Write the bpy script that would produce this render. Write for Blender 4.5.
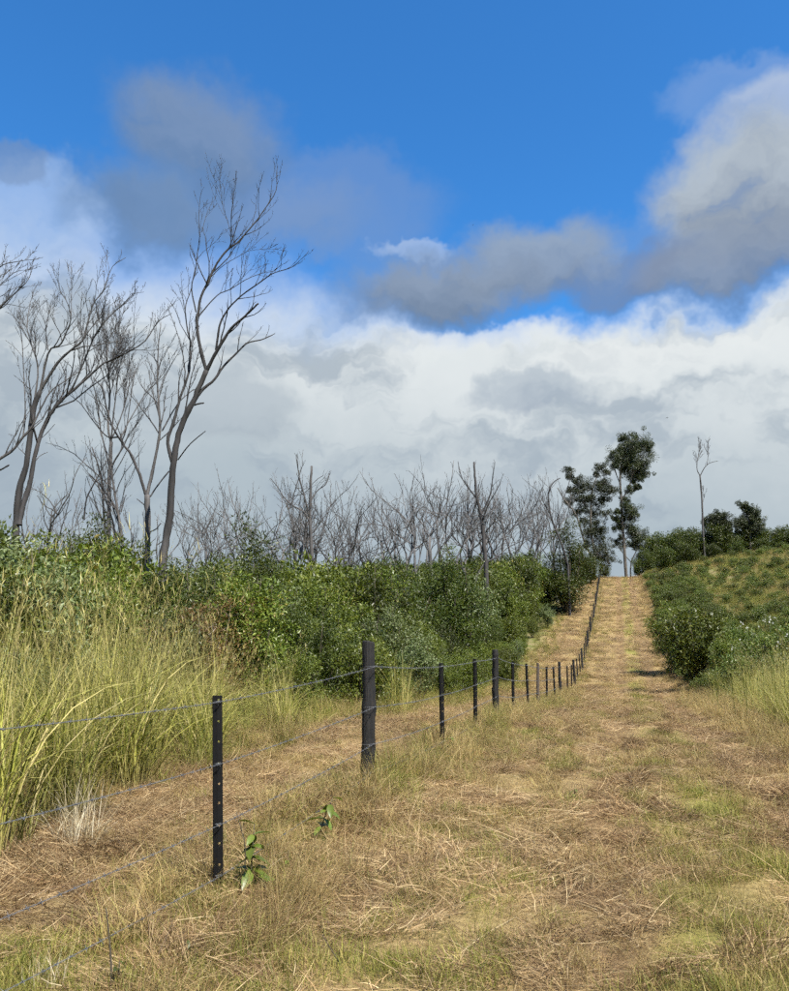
import bpy, math, random
import numpy as np
from mathutils import Vector, Matrix

for o in list(bpy.data.objects): bpy.data.objects.remove(o)
scene = bpy.context.scene
COL = scene.collection
RNG = np.random.default_rng(7)
random.seed(7)

# ------------------------------------------------------------------ camera
FPX, CXP, CYP, HORIZ = 790.0, 394.5, 495.5, 640.0
PITCH = math.atan((HORIZ - CYP) / FPX)
YAW = math.radians(15.88)
EYE = 1.62
cam_d = bpy.data.cameras.new('camera')
cam_d.sensor_fit = 'HORIZONTAL'; cam_d.sensor_width = 36.0
cam_d.lens = 36.0 * FPX / 789.0
cam_d.clip_start = 0.05; cam_d.clip_end = 4000
cam = bpy.data.objects.new('camera', cam_d); COL.objects.link(cam)
cam.location = (0, 0, EYE)
cam.rotation_euler = (math.pi / 2 + PITCH, 0, YAW)
scene.camera = cam

def ray(x, y):
    r = x - CXP; dy = y - CYP
    f = FPX * math.cos(PITCH) + dy * math.sin(PITCH)
    u = FPX * math.sin(PITCH) - dy * math.cos(PITCH)
    return np.array((-f * math.sin(YAW) + r * math.cos(YAW), f * math.cos(YAW) + r * math.sin(YAW), u))

def at(x, y, D):
    """world point on the sight line of a picture point, D metres ahead"""
    d = ray(x, y)
    f = -d[0] * math.sin(YAW) + d[1] * math.cos(YAW)
    return np.array((0, 0, EYE)) + d * (D / f)

def azel(x, y):
    d = ray(x, y); d = d / np.linalg.norm(d)
    return math.atan2(d[0], d[1]), math.asin(d[2])

# ------------------------------------------------------------------ view / sun / sky
vs = scene.view_settings
vs.view_transform = 'Standard'; vs.look = 'None'; vs.gamma = 1.0; vs.exposure = 1.0
vs.use_curve_mapping = False
SUN_EL, SUN_AZ = math.radians(56), math.radians(128)      # azimuth clockwise from +Y
sd = bpy.data.lights.new('sun', 'SUN'); sd.energy = 5.0; sd.angle = math.radians(0.6)
sd.color = (1.0, 0.95, 0.86)
sun = bpy.data.objects.new('sun', sd); COL.objects.link(sun)
sv = Vector((math.sin(SUN_AZ) * math.cos(SUN_EL), math.cos(SUN_AZ) * math.cos(SUN_EL), math.sin(SUN_EL)))
sun.rotation_euler = (-sv).to_track_quat('-Z', 'Y').to_euler()

class NT:
    """small helper to write node trees as expressions"""
    def __init__(self, tree): self.t = tree; self.n = tree.nodes; self.l = tree.links
    def put(self, node, i, v):
        s = node.inputs[i]
        if isinstance(v, bpy.types.NodeSocket): self.l.new(v, s)
        elif v is not None: s.default_value = v
    def m(self, op, a, b=None, c=None, clamp=False):
        n = self.n.new('ShaderNodeMath'); n.operation = op; n.use_clamp = clamp
        for i, v in enumerate((a, b, c)): self.put(n, i, v)
        return n.outputs[0]
    def vm(self, op, a, b=None):
        n = self.n.new('ShaderNodeVectorMath'); n.operation = op
        self.put(n, 0, a); self.put(n, 1, b)
        return n.outputs['Value'] if op in ('LENGTH', 'DOT_PRODUCT') else n.outputs[0]
    def smooth(self, x, lo, hi, a=0.0, b=1.0):
        n = self.n.new('ShaderNodeMapRange'); n.interpolation_type = 'SMOOTHSTEP'
        for i, v in enumerate((x, lo, hi, a, b)): self.put(n, i, v)
        return n.outputs[0]
    def mix(self, f, a, b, blend='MIX'):
        n = self.n.new('ShaderNodeMix'); n.data_type = 'RGBA'; n.blend_type = blend; n.clamp_factor = True
        self.put(n, 0, f)
        for i, v in ((6, a), (7, b)):
            if isinstance(v, tuple) and len(v) == 3: v = v + (1.0,)
            self.put(n, i, v)
        return n.outputs[2]
    def noise(self, vec, scale, detail=4, rough=0.55, lac=2.0, dist=0.0, color=False):
        n = self.n.new('ShaderNodeTexNoise'); n.inputs['Scale'].default_value = scale
        n.inputs['Detail'].default_value = detail; n.inputs['Roughness'].default_value = rough
        n.inputs['Lacunarity'].default_value = lac; n.inputs['Distortion'].default_value = dist
        if vec is not None: self.l.new(vec, n.inputs['Vector'])
        return n.outputs['Color'] if color else n.outputs[0]
    def sep(self, v):
        n = self.n.new('ShaderNodeSeparateXYZ'); self.l.new(v, n.inputs[0]); return n.outputs
    def comb(self, x, y, z):
        n = self.n.new('ShaderNodeCombineXYZ')
        for i, v in enumerate((x, y, z)): self.put(n, i, v)
        return n.outputs[0]
    def ramp(self, f, stops):
        n = self.n.new('ShaderNodeValToRGB'); self.l.new(f, n.inputs[0])
        e = n.color_ramp.elements
        while len(e) < len(stops): e.new(0.5)
        for k, (p, c) in enumerate(stops): e[k].position = p; e[k].color = c + (1.0,) if len(c) == 3 else c
        return n.outputs[0]

def srgb(r, g, b):
    f = lambda c: ((c / 255 + 0.055) / 1.055) ** 2.4 if c > 10 else c / 255 / 12.92
    return (f(r), f(g), f(b))

def build_world():
    w = bpy.data.worlds.new('World'); scene.world = w; w.use_nodes = True
    t = w.node_tree; t.nodes.clear(); N = NT(t)
    out = t.nodes.new('ShaderNodeOutputWorld')
    sky = t.nodes.new('ShaderNodeTexSky'); sky.sky_type = 'NISHITA'; sky.sun_disc = False
    sky.sun_elevation = SUN_EL; sky.sun_rotation = SUN_AZ; sky.altitude = 300
    sky.air_density = 1.0; sky.dust_density = 0.2; sky.ozone_density = 2.5
    hs = t.nodes.new('ShaderNodeHueSaturation'); hs.inputs['Saturation'].default_value = 1.15
    hs.inputs['Value'].default_value = 1.0
    t.links.new(sky.outputs[0], hs.inputs['Color'])
    bg = t.nodes.new('ShaderNodeBackground'); bg.inputs[1].default_value = 0.092
    t.links.new(N.mix(1.0, hs.outputs[0], (0.46, 0.97, 1.25), 'MULTIPLY'), bg.inputs[0])
    tc = t.nodes.new('ShaderNodeTexCoord'); D = tc.outputs['Generated']
    s = N.sep(D)
    az = N.m('ARCTAN2', s[0], s[1]); el = N.m('ARCSINE', s[2])
    wn = N.noise(D, 3.2, 3, 0.55, color=True)
    wn2 = N.noise(D, 11.0, 4, 0.6, color=True)
    wv = N.sep(wn); wv2 = N.sep(wn2)
    def warp(base, a, b, k1, k2):
        x = N.m('MULTIPLY_ADD', N.m('SUBTRACT', a, 0.5), k1, base)
        return N.m('MULTIPLY_ADD', N.m('SUBTRACT', b, 0.5), k2, x)
    wn3 = N.sep(N.noise(D, 34.0, 3, 0.6, color=True))
    azw = N.m('MULTIPLY_ADD', N.m('SUBTRACT', wn3[0], 0.5), 0.035, warp(az, wv[0], wv2[0], 0.20, 0.12))
    elw = N.m('MULTIPLY_ADD', N.m('SUBTRACT', wn3[1], 0.5), 0.030, warp(el, wv[1], wv2[1], 0.13, 0.095))
    fine = N.noise(N.comb(azw, N.m('MULTIPLY', elw, 1.5), 0.0), 9.0, 4, 0.62)
    soft = N.noise(N.comb(az, N.m('MULTIPLY', el, 1.7), 3.0), 4.5, 2, 0.55)
    # scattered clouds over the rest of the sky dome, going on as the ones in view
    va, ve = azel(CXP, 200)
    away = N.m('ADD', N.m('ABSOLUTE', N.m('SUBTRACT', az, va)), N.m('MULTIPLY', N.smooth(el, 0.75, 1.1), 1.0))
    cov = N.m('MULTIPLY', N.smooth(N.noise(D, 2.6, 4, 0.55), 0.50, 0.62), N.smooth(away, 0.62, 0.95))
    col = N.mix(soft, srgb(120, 132, 150), srgb(225, 230, 232))
    alpha = cov
    def over(a2, c2):
        nonlocal col, alpha
        # 'over' compositing of one cloud on the ones behind it
        na = N.m('SUBTRACT', N.m('ADD', alpha, a2), N.m('MULTIPLY', alpha, a2))
        f = N.m('DIVIDE', a2, N.m('MAXIMUM', na, 0.001))
        col = N.mix(f, col, c2); alpha = na
    def blob(cx, cy, rx, ry, a, top, bot, lo=0.6, hi=1.08, tl=0.9):
        c = azel(cx, cy); ce = math.cos(c[1])
        dx = N.m('DIVIDE', N.m('SUBTRACT', azw, c[0]), rx / 800 / ce)
        dy = N.m('DIVIDE', N.m('SUBTRACT', elw, c[1]), ry / 800)
        r = N.m('SQRT', N.m('ADD', N.m('MULTIPLY', dx, dx), N.m('MULTIPLY', dy, dy)))
        aa = N.m('MULTIPLY', N.smooth(r, lo, hi, 1.0, 0.0), a)
        aa = N.m('MULTIPLY', aa, N.smooth(fine, 0.22, 0.46, 0.78, 1.0))
        k = N.m('ADD', N.m('MULTIPLY', dy, 0.5), N.m('MULTIPLY_ADD', fine, 1.3, -0.15))
        over(aa, N.mix(N.smooth(k, -0.15, tl), bot, top))
    # the long bank low over the land
    e0 = azel(560, 338)[1]
    bump = N.m('MULTIPLY', N.smooth(N.m('SUBTRACT', azel(395, 300)[0], az), -0.12, 0.24), 0.055)
    drop = N.m('MULTIPLY', N.smooth(N.m('SUBTRACT', az, azel(600, 330)[0]), 0.0, 0.2), -0.010)
    edge = N.m('ADD', N.m('ADD', bump, drop), e0)
    h = N.m('SUBTRACT', edge, elw)
    low = N.smooth(h, 0.0, 0.27)
    dc = N.mix(low, srgb(226, 232, 234), srgb(176, 190, 199))
    patch = N.smooth(N.noise(N.comb(azw, N.m('MULTIPLY', elw, 2.4), 1.0), 5.5, 4, 0.58), 0.44, 0.66)
    dc = N.mix(N.m('MULTIPLY', patch, 0.75), dc, srgb(158, 173, 187))
    # --- in view, back to front
    GB, GD = srgb(122, 148, 186), srgb(110, 134, 166)
    blob(20, 215, 85, 48, 0.5, srgb(190, 212, 240), srgb(150, 185, 230))
    blob(5, 165, 38, 22, 0.6, GB, GB)
    blob(330, 205, 130, 55, 0.50, srgb(122, 152, 200), srgb(125, 155, 200))
    blob(200, 138, 92, 66, 0.86, srgb(128, 150, 182), srgb(104, 132, 168), lo=0.35, hi=1.1)
    lf = N.m('MULTIPLY', bump, 1.1)
    over(N.smooth(h, N.m('SUBTRACT', -0.026, lf), N.m('ADD', 0.022, N.m('MULTIPLY', lf, 0.8))), dc)
    blob(155, 212, 95, 42, 0.84, srgb(120, 146, 180), srgb(106, 132, 165), lo=0.25, hi=1.15)
    blob(290, 215, 110, 34, 0.45, srgb(140, 160, 190), srgb(125, 148, 180), lo=0.2)
    blob(750, 85, 80, 30, 0.30, srgb(170, 190, 220), srgb(150, 180, 220))
    blob(790, 130, 70, 50, 0.70, srgb(190, 202, 220), srgb(160, 180, 210))
    blob(755, 205, 100, 72, 0.97, srgb(182, 193, 203), srgb(128, 141, 160), lo=0.5, hi=1.1, tl=0.9)
    blob(735, 278, 125, 38, 0.90, srgb(146, 160, 180), srgb(112, 129, 154), lo=0.35, hi=1.12)
    blob(635, 282, 75, 34, 0.55, srgb(125, 140, 168), srgb(115, 132, 162))
    blob(418, 248, 48, 13, 0.42, srgb(205, 218, 235), srgb(175, 198, 228))
    blob(545, 262, 95, 48, 0.90, srgb(152, 168, 188), srgb(118, 137, 165), lo=0.4, hi=1.12)
    blob(438, 290, 128, 44, 0.95, srgb(142, 158, 180), srgb(110, 128, 152), lo=0.4, hi=1.12)
    blob(640, 372, 150, 26, 0.55, srgb(236, 240, 240), srgb(222, 229, 231))
    blob(480, 350, 110, 24, 0.6, srgb(236, 240, 240), srgb(222, 229, 231))
    blob(520, 398, 75, 24, 0.62, srgb(170, 184, 197), srgb(152, 166, 184))
    blob(235, 415, 80, 48, 0.65, srgb(178, 190, 200), srgb(160, 173, 184))
    bgc = t.nodes.new('ShaderNodeBackground'); bgc.inputs[1].default_value = 0.505
    t.links.new(col, bgc.inputs[0])
    mx = t.nodes.new('ShaderNodeMixShader')
    t.links.new(alpha, mx.inputs[0]); t.links.new(bg.outputs[0], mx.inputs[1]); t.links.new(bgc.outputs[0], mx.inputs[2])
    t.links.new(mx.outputs[0], out.inputs[0])
    w.cycles.sampling_method = 'MANUAL'; w.cycles.sample_map_resolution = 512
build_world()
scene.cycles.max_bounces = 4; scene.cycles.diffuse_bounces = 3; scene.cycles.transmission_bounces = 3
scene.cycles.transparent_max_bounces = 4; scene.cycles.use_denoising = False
scene.cycles.sample_clamp_indirect = 4.0
scene.cycles.use_adaptive_sampling = True; scene.cycles.adaptive_threshold = 0.03; scene.cycles.adaptive_min_samples = 12

# ------------------------------------------------------------------ terrain height
def vnoise(x, y, seed=0):
    x = np.asarray(x, float); y = np.asarray(y, float)
    xi = np.floor(x).astype(np.int64); yi = np.floor(y).astype(np.int64)
    fx = x - xi; fy = y - yi
    fx = fx * fx * (3 - 2 * fx); fy = fy * fy * (3 - 2 * fy)
    def h(a, b):
        v = (a * 374761393 + b * 668265263 + seed * 974634777) & 0x7fffffff
        v = ((v ^ (v >> 13)) * 1274126177) & 0x7fffffff
        return ((v ^ (v >> 16)) & 0xffff) / 65535.0
    a = h(xi, yi); b = h(xi + 1, yi); c = h(xi, yi + 1); d = h(xi + 1, yi + 1)
    return (a + (b - a) * fx) * (1 - fy) + (c + (d - c) * fx) * fy
def fbm(x, y, sc, octv=4, seed=0):
    s = 0; a = 0.5; t = 0
    for k in range(octv):
        s = s + a * vnoise(np.asarray(x) / sc, np.asarray(y) / sc, seed + k); t += a; a *= 0.5; sc *= 0.5
    return s / t

_py = [-3000, -60, -10, 0, 5, 8, 11.5, 14.5, 16.7, 19.4, 22.5, 28, 36, 43, 48, 54, 63, 76, 92, 105, 114, 121, 130, 160, 260, 700, 3000]
_pz = [0.3, 0.3, 0, -.02, -.04, .15, .04, -.02, -.07, -.22, -.36, -.58, -.7, -.9, -.66, -.2, 1.0, 3.0, 5.9, 8.5, 10.1, 10.6, 10.5, 8.5, 2, -4, -4]
_dy = np.arange(-80, 300, 0.5); _dz = np.interp(_dy, _py, _pz)
_k = np.hanning(7); _k /= _k.sum(); _dz = np.convolve(np.pad(_dz, 3, mode='edge'), _k, 'valid')
def ground(x, y):
    x = np.asarray(x, float); y = np.asarray(y, float)
    inside = (y > -79) & (y < 299)
    z = np.where(inside, np.interp(y, _dy, _dz), np.interp(y, _py, _pz))
    e = np.maximum(x - 2.5, 0)
    z = z + 3.6 * (1 - np.exp(-e / 10.0)) * np.clip((y - 4) / 30, 0.35, 1) * np.clip((420 - y) / 200, 0, 1)
    e2 = np.maximum(-x - 6, 0)
    z = z + 0.6 * (1 - np.exp(-e2 / 15.0))
    near = np.clip(1.3 - np.hypot(x, y) / 160, 0.15, 1)
    z = z + (fbm(x, y, 1.7, 4, 3) - 0.5) * 0.16 * near + (fbm(x, y, 9, 2, 9) - 0.5) * 0.25 * near
    rut = np.exp(-((x + 0.2) / 0.28) ** 2) + np.exp(-((x - 1.35) / 0.3) ** 2)
    z = z - 0.05 * rut + (fbm(x, y, .55, 2, 17) - .5) * .07 * np.clip(1.2 - np.hypot(x, y) / 40, 0, 1)
    z = z + 0.05 * np.exp(-((x + 2.6) / 0.5) ** 2)
    return z
def gz(x, y): return float(ground(x, y))

# ------------------------------------------------------------------ mesh helpers
def mesh_np(name, verts, faces, mat=None, attrs=None, smooth=False):
    """verts (n,3); faces: array (m,3|4) or a list of such arrays; attrs: name -> per-vertex floats"""
    if not isinstance(faces, (list, tuple)): faces = [faces]
    faces = [np.asarray(f, np.int32) for f in faces if len(f)]
    me = bpy.data.meshes.new(name)
    nl = sum(f.size for f in faces); nf = sum(len(f) for f in faces)
    me.vertices.add(len(verts)); me.loops.add(nl); me.polygons.add(nf)
    me.vertices.foreach_set('co', np.asarray(verts, np.float32).ravel())
    me.loops.foreach_set('vertex_index', np.concatenate([f.ravel() for f in faces]))
    tot = np.concatenate([np.full(len(f), f.shape[1], np.int32) for f in faces])
    st = np.concatenate([[0], np.cumsum(tot)[:-1]]).astype(np.int32)
    me.polygons.foreach_set('loop_start', st)
    me.polygons.foreach_set('use_smooth', np.full(nf, smooth))
    for k, a in (attrs or {}).items():
        at_ = me.attributes.new(k, 'FLOAT', 'POINT'); at_.data.foreach_set('value', np.asarray(a, np.float32))
    me.update(calc_edges=True)
    if mat: me.materials.append(mat)
    return me
def obj(name, me, parent=None, loc=None):
    o = bpy.data.objects.new(name, me); COL.objects.link(o)
    if parent is not None: o.parent = parent
    if loc is not None: o.location = loc
    return o
def tag(o, label=None, cat=None, group=None, kind=None):
    for k, v in (('label', label), ('category', cat), ('group', group), ('kind', kind)):
        if v: o[k] = v
    return o
def thing(name, label, cat, loc=(0, 0, 0), rz=0.0, sc=1.0, group=None):
    o = bpy.data.objects.new(name, None); COL.objects.link(o)
    o.empty_display_size = 0.2; o.location = tuple(map(float, loc)); o.rotation_euler = (0, 0, rz)
    o.scale = (sc, sc, sc) if np.isscalar(sc) else tuple(sc)
    return tag(o, label, cat, group)

class Tubes:
    """collects tapering tubes along polylines into one mesh"""
    def __init__(self): self.v = []; self.f = []; self.n = 0; self.r = []
    def add(self, pts, rad, sides=6, rnd=0.5, cap=True):
        pts = np.asarray(pts, float); m = len(pts)
        if m < 2: return
        rad = np.broadcast_to(np.asarray(rad, float), (m,)) if np.ndim(rad) == 0 else np.asarray(rad, float)
        tan = np.gradient(pts, axis=0); tan /= np.linalg.norm(tan, axis=1, keepdims=True) + 1e-9
        ref = np.array((0.31, 0.12, 0.94)) if abs(tan[0] @ np.array((0.31, 0.12, 0.94))) < 0.9 else np.array((1.0, 0.1, 0.0))
        u = np.cross(tan, ref); u /= np.linalg.norm(u, axis=1, keepdims=True) + 1e-9
        w = np.cross(tan, u)
        a = np.arange(sides) * 2 * math.pi / sides
        ring = pts[:, None, :] + rad[:, None, None] * (np.cos(a)[None, :, None] * u[:, None, :] + np.sin(a)[None, :, None] * w[:, None, :])
        self.v.append(ring.reshape(-1, 3)); self.r.append(np.full(m * sides, rnd))
        i = np.arange(m - 1)[:, None] * sides; j = np.arange(sides)[None, :]; j2 = (j + 1) % sides
        q = np.stack([i + j, i + j2, i + sides + j2, i + sides + j], -1).reshape(-1, 4) + self.n
        self.f.append(q)
        if cap and sides == 4:
            self.f.append(np.array([[self.n + (m - 1) * 4 + k for k in range(4)]]))
        elif cap and sides > 4:
            b = self.n + (m - 1) * sides
            self.f.append(np.array([[b, b + k, b + k + 1, b + k + 1] for k in range(1, sides - 1)])[:, :3])
        self.n += m * sides
    def mesh(self, name, mat, smooth=True):
        q = [f for f in self.f if f.shape[1] == 4]; t = [f for f in self.f if f.shape[1] == 3]
        fs = ([np.concatenate(q)] if q else []) + ([np.concatenate(t)] if t else [])
        return mesh_np(name, np.concatenate(self.v), fs, mat, {'rnd': np.concatenate(self.r)}, smooth)

def boxes_mesh(name, boxes, mat):
    """boxes: (corner array (8,3)) list"""
    F = np.array([[0, 1, 3, 2], [4, 6, 7, 5], [0, 4, 5, 1], [2, 3, 7, 6], [0, 2, 6, 4], [1, 5, 7, 3]])
    v = np.concatenate(boxes); f = np.concatenate([F + 8 * i for i in range(len(boxes))])
    return mesh_np(name, v, f, mat)
def box(o, a, b, c):
    o, a, b, c = map(lambda q: np.asarray(q, float), (o, a, b, c))
    return np.array([o + i * a + j * b + k * c for i in (0, 1) for j in (0, 1) for k in (0, 1)])

def resample(p, n):
    p = np.asarray(p, float)
    # Catmull-Rom through the points
    q = np.vstack([2 * p[0] - p[1], p, 2 * p[-1] - p[-2]])
    out = []
    tt = np.linspace(0, len(p) - 1 - 1e-6, n)
    for t in tt:
        i = int(t); f = t - i
        a, b, c, d = q[i], q[i + 1], q[i + 2], q[i + 3]
        out.append(0.5 * (2 * b + (c - a) * f + (2 * a - 5 * b + 4 * c - d) * f * f + (3 * b - a - 3 * c + d) * f ** 3))
    return np.array(out)

# ------------------------------------------------------------------ materials
def new_mat(name):
    m = bpy.data.materials.new(name); m.use_nodes = True
    t = m.node_tree; t.nodes.clear(); N = NT(t)
    out = t.nodes.new('ShaderNodeOutputMaterial')
    b = t.nodes.new('ShaderNodeBsdfPrincipled')
    t.links.new(b.outputs[0], out.inputs[0])
    return m, N, b, out
def attr(N, name):
    n = N.n.new('ShaderNodeAttribute'); n.attribute_name = name; return n.outputs['Fac']
def objrand(N):
    return N.n.new('ShaderNodeObjectInfo').outputs['Random']
def leaf_mat(name, dark, mid, lite, dry=None, rough=0.42, trans=0.2, spec=0.4):
    m, N, b, out = new_mat(name)
    r = attr(N, 'rnd'); o = objrand(N)
    k = N.m('ADD', N.m('MULTIPLY', r, 0.75), N.m('MULTIPLY', o, 0.25))
    st = [(0.0, dark), (0.5, mid), (0.9, lite)]
    if dry: st.append((0.985, dry))
    c = N.ramp(k, st)
    hs = N.n.new('ShaderNodeHueSaturation')
    N.put(hs, 'Hue', N.m('MULTIPLY_ADD', o, 0.03, 0.485)); N.put(hs, 'Value', N.m('MULTIPLY_ADD', o, 0.35, 0.82))
    N.l.new(c, hs.inputs['Color']); c = hs.outputs[0]
    N.l.new(c, b.inputs['Base Color']); b.inputs['Roughness'].default_value = rough
    b.inputs['Specular IOR Level'].default_value = spec
    if trans:
        tr = N.n.new('ShaderNodeBsdfTranslucent')
        N.l.new(N.mix(1.0, c, (1.25, 1.25, 0.5), 'MULTIPLY'), tr.inputs[0])
        mx = N.n.new('ShaderNodeMixShader'); mx.inputs[0].default_value = trans
        N.l.new(b.outputs[0], mx.inputs[1]); N.l.new(tr.outputs[0], mx.inputs[2]); N.l.new(mx.outputs[0], out.inputs[0])
    return m
def blade_mat(name, stops, base=None, trans=0.25, rough=0.55, tip=None, vary=(.8, .4)):
    """grass: colour by blade, with a different colour low on the blade / at the tip"""
    m, N, b, out = new_mat(name)
    r = attr(N, 'rnd'); tt = attr(N, 'along'); o = objrand(N)
    k = N.m('FRACT', N.m('ADD', N.m('MULTIPLY', r, 0.999), 0.0))
    c = N.ramp(k, stops)
    if base: c = N.mix(N.smooth(tt, 0.0, 0.35, 1.0, 0.0), c, base)
    if tip: c = N.mix(N.smooth(tt, 0.55, 1.0), c, tip)
    hs = N.n.new('ShaderNodeHueSaturation')
    N.put(hs, 'Value', N.m('MULTIPLY_ADD', o, vary[1], vary[0])); N.l.new(c, hs.inputs['Color']); c = hs.outputs[0]
    N.l.new(c, b.inputs['Base Color']); b.inputs['Roughness'].default_value = rough
    b.inputs['Specular IOR Level'].default_value = 0.25
    if trans:
        tr = N.n.new('ShaderNodeBsdfTranslucent'); N.l.new(c, tr.inputs[0])
        mx = N.n.new('ShaderNodeMixShader'); mx.inputs[0].default_value = trans
        N.l.new(b.outputs[0], mx.inputs[1]); N.l.new(tr.outputs[0], mx.inputs[2]); N.l.new(mx.outputs[0], out.inputs[0])
    return m

M = {}
M['leaf_shrub'] = leaf_mat('leaf_shrub', (.042, .060, .008), (.088, .115, .013), (.165, .190, .026), (.26, .19, .06))
M['leaf_dark'] = leaf_mat('leaf_dark', (.022, .037, .007), (.048, .066, .010), (.095, .112, .020), trans=0.25)
M['leaf_gum'] = leaf_mat('leaf_gum', (.020, .030, .013), (.038, .050, .020), (.070, .082, .032), trans=0.15)
M['leaf_low'] = leaf_mat('leaf_low', (.040, .060, .010), (.082, .112, .016), (.145, .170, .032), (.22, .17, .06))
M['leaf_silver'] = leaf_mat('leaf_silver', (.045, .064, .018), (.092, .120, .034), (.19, .22, .10))
M['leaf_rust'] = leaf_mat('leaf_rust', (.09, .055, .018), (.15, .095, .03), (.21, .14, .045), trans=0.2)
M['leaf_weed'] = leaf_mat('leaf_weed', (.06, .09, .014), (.10, .14, .02), (.15, .19, .035), rough=0.35)
M['straw'] = blade_mat('straw', [(0.0, (.085, .046, .022)), (0.3, (.205, .125, .058)), (0.7, (.37, .255, .125)), (0.95, (.53, .40, .215)), (1.0, (.62, .51, .31))], trans=0.1, vary=(.55, .75))
M['grass_green'] = blade_mat('grass_green', [(0.0, (.095, .115, .016)), (0.5, (.18, .19, .032)), (0.85, (.29, .27, .062)), (1.0, (.44, .345, .13))], base=(.24, .18, .065), vary=(.65, .65))
M['grass_dry'] = blade_mat('grass_dry', [(0.0, (.16, .10, .036)), (0.4, (.33, .235, .092)), (0.8, (.47, .36, .16)), (1.0, (.28, .27, .07))], base=(.22, .145, .058), vary=(.6, .7))
M['grass_tall'] = blade_mat('grass_tall', [(0.0, (.085, .110, .016)), (0.45, (.215, .23, .034)), (0.8, (.37, .345, .080)), (1.0, (.52, .43, .20))], base=(.27, .23, .085), trans=0.25, tip=(.35, .315, .105), vary=(.65, .6))
M['grass_pale'] = blade_mat('grass_pale', [(0.0, (.36, .29, .17)), (0.5, (.50, .43, .28)), (1.0, (.62, .56, .42))], trans=0.2)

def bark_mat(name, dark, lite, top=None):
    m, N, b, out = new_mat(name)
    tc = N.n.new('ShaderNodeTexCoord'); P = tc.outputs['Object']
    s = N.sep(P); o = objrand(N)
    st = N.noise(N.comb(N.m('MULTIPLY', s[0], 9.0), N.m('MULTIPLY', s[1], 9.0), N.m('MULTIPLY', s[2], 0.7)), 1.0, 5, 0.6)
    bl = N.noise(P, 0.55, 4, 0.6)
    k = N.smooth(N.m('ADD', N.m('MULTIPLY', st, 0.6), N.m('MULTIPLY', bl, 0.6)), 0.42, 0.78)
    c = N.mix(k, dark, lite)
    if top:                                        # weather-stained limbs above the pale stem, their backlit darkness added in the colour
        c = N.mix(N.smooth(N.m('MULTIPLY_ADD', bl, 5.0, s[2]), top[0], top[1]), c, N.mix(k, (.007, .0065, .0065), (.040, .037, .037)))
    N.l.new(c, b.inputs['Base Color']); b.inputs['Roughness'].default_value = 0.85
    bp = N.n.new('ShaderNodeBump'); bp.inputs['Strength'].default_value = 0.6; bp.inputs['Distance'].default_value = 0.02
    N.l.new(st, bp.inputs['Height']); N.l.new(bp.outputs[0], b.inputs['Normal'])
    return m
M['bark_pale'] = bark_mat('bark_pale', (.055, .050, .047), (.25, .23, .215))
M['bark_grey'] = bark_mat('bark_grey', (.020, .019, .019), (.105, .098, .096))
M['bark_dark'] = bark_mat('bark_dark', (.014, .013, .013), (.058, .053, .053))
M['bark_big'] = bark_mat('bark_big', (.035, .033, .032), (.20, .188, .178), (4.0, 8.5))
M['bark_far'] = bark_mat('bark_far', (.04, .038, .038), (.15, .143, .142))
M['bark_gum'] = bark_mat('bark_gum', (.04, .037, .03), (.16, .14, .12))
M['stem'] = bark_mat('stem', (.04, .032, .022), (.11, .09, .06))

def ground_mat():
    m, N, b, out = new_mat('mown_ground')
    tc = N.n.new('ShaderNodeTexCoord'); P = tc.outputs['Object']; s = N.sep(P)
    big = N.noise(P, 0.33, 4, 0.6); mid = N.noise(P, 1.6, 6, 0.65); fin = N.noise(P, 22.0, 6, 0.7)
    stk = N.noise(N.vm('MULTIPLY', P, (14.0, 60.0, 30.0)), 1.0, 3, 0.6, dist=1.2)
    xw = N.m('MULTIPLY_ADD', N.m('SUBTRACT', mid, 0.5), 0.9, s[0])
    c = N.ramp(fin, [(0.22, (.080, .048, .022)), (0.48, (.235, .165, .072)), (0.72, (.39, .29, .135))])
    c = N.mix(N.m('MULTIPLY', N.smooth(stk, 0.5, 0.75), 0.45), c, (.40, .30, .15))
    def band(x0, w): return N.smooth(N.m('ABSOLUTE', N.m('SUBTRACT', xw, x0)), w, w * 0.35, 0.0, 1.0)
    gcol = N.mix(fin, (.10, .115, .020), (.28, .26, .065))
    gm = N.m('MAXIMUM', N.m('MULTIPLY', band(0.6, 0.65), N.smooth(big, 0.36, 0.6)), N.m('MULTIPLY', N.smooth(mid, 0.5, 0.68), 0.35))
    c = N.mix(N.m('MULTIPLY', gm, 0.75), c, gcol)
    soil = N.m('MULTIPLY', N.m('MAXIMUM', band(-0.2, 0.5), band(1.4, 0.65)), N.smooth(mid, 0.34, 0.56))
    c = N.mix(N.m('MULTIPLY', soil, 0.7), c, N.mix(fin, (.070, .040, .022), (.21, .13, .07)))
    bare = N.smooth(N.noise(N.vm('MULTIPLY', P, (0.9, 0.8, 0.0)), 1.0, 5, 0.6), 0.56, 0.72)
    c = N.mix(N.m('MULTIPLY', bare, 0.7), c, (.090, .055, .034))
    # the unmown land on either side
    side = N.m('MAXIMUM', N.smooth(s[0], 3.0, 5.0), N.smooth(s[0], -5.6, -7.0))
    sc = N.mix(N.smooth(N.noise(P, 0.5, 5, 0.65), 0.38, 0.58), (.20, .165, .08), (.10, .118, .030))
    c = N.mix(side, c, sc)
    N.l.new(c, b.inputs['Base Color']); b.inputs['Roughness'].default_value = 0.95
    b.inputs['Specular IOR Level'].default_value = 0.1
    bp = N.n.new('ShaderNodeBump'); bp.inputs['Strength'].default_value = 0.9; bp.inputs['Distance'].default_value = 0.03
    N.l.new(N.m('ADD', fin, N.m('MULTIPLY', stk, 0.5)), bp.inputs['Height']); N.l.new(bp.outputs[0], b.inputs['Normal'])
    return m
M['ground'] = ground_mat()

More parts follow.
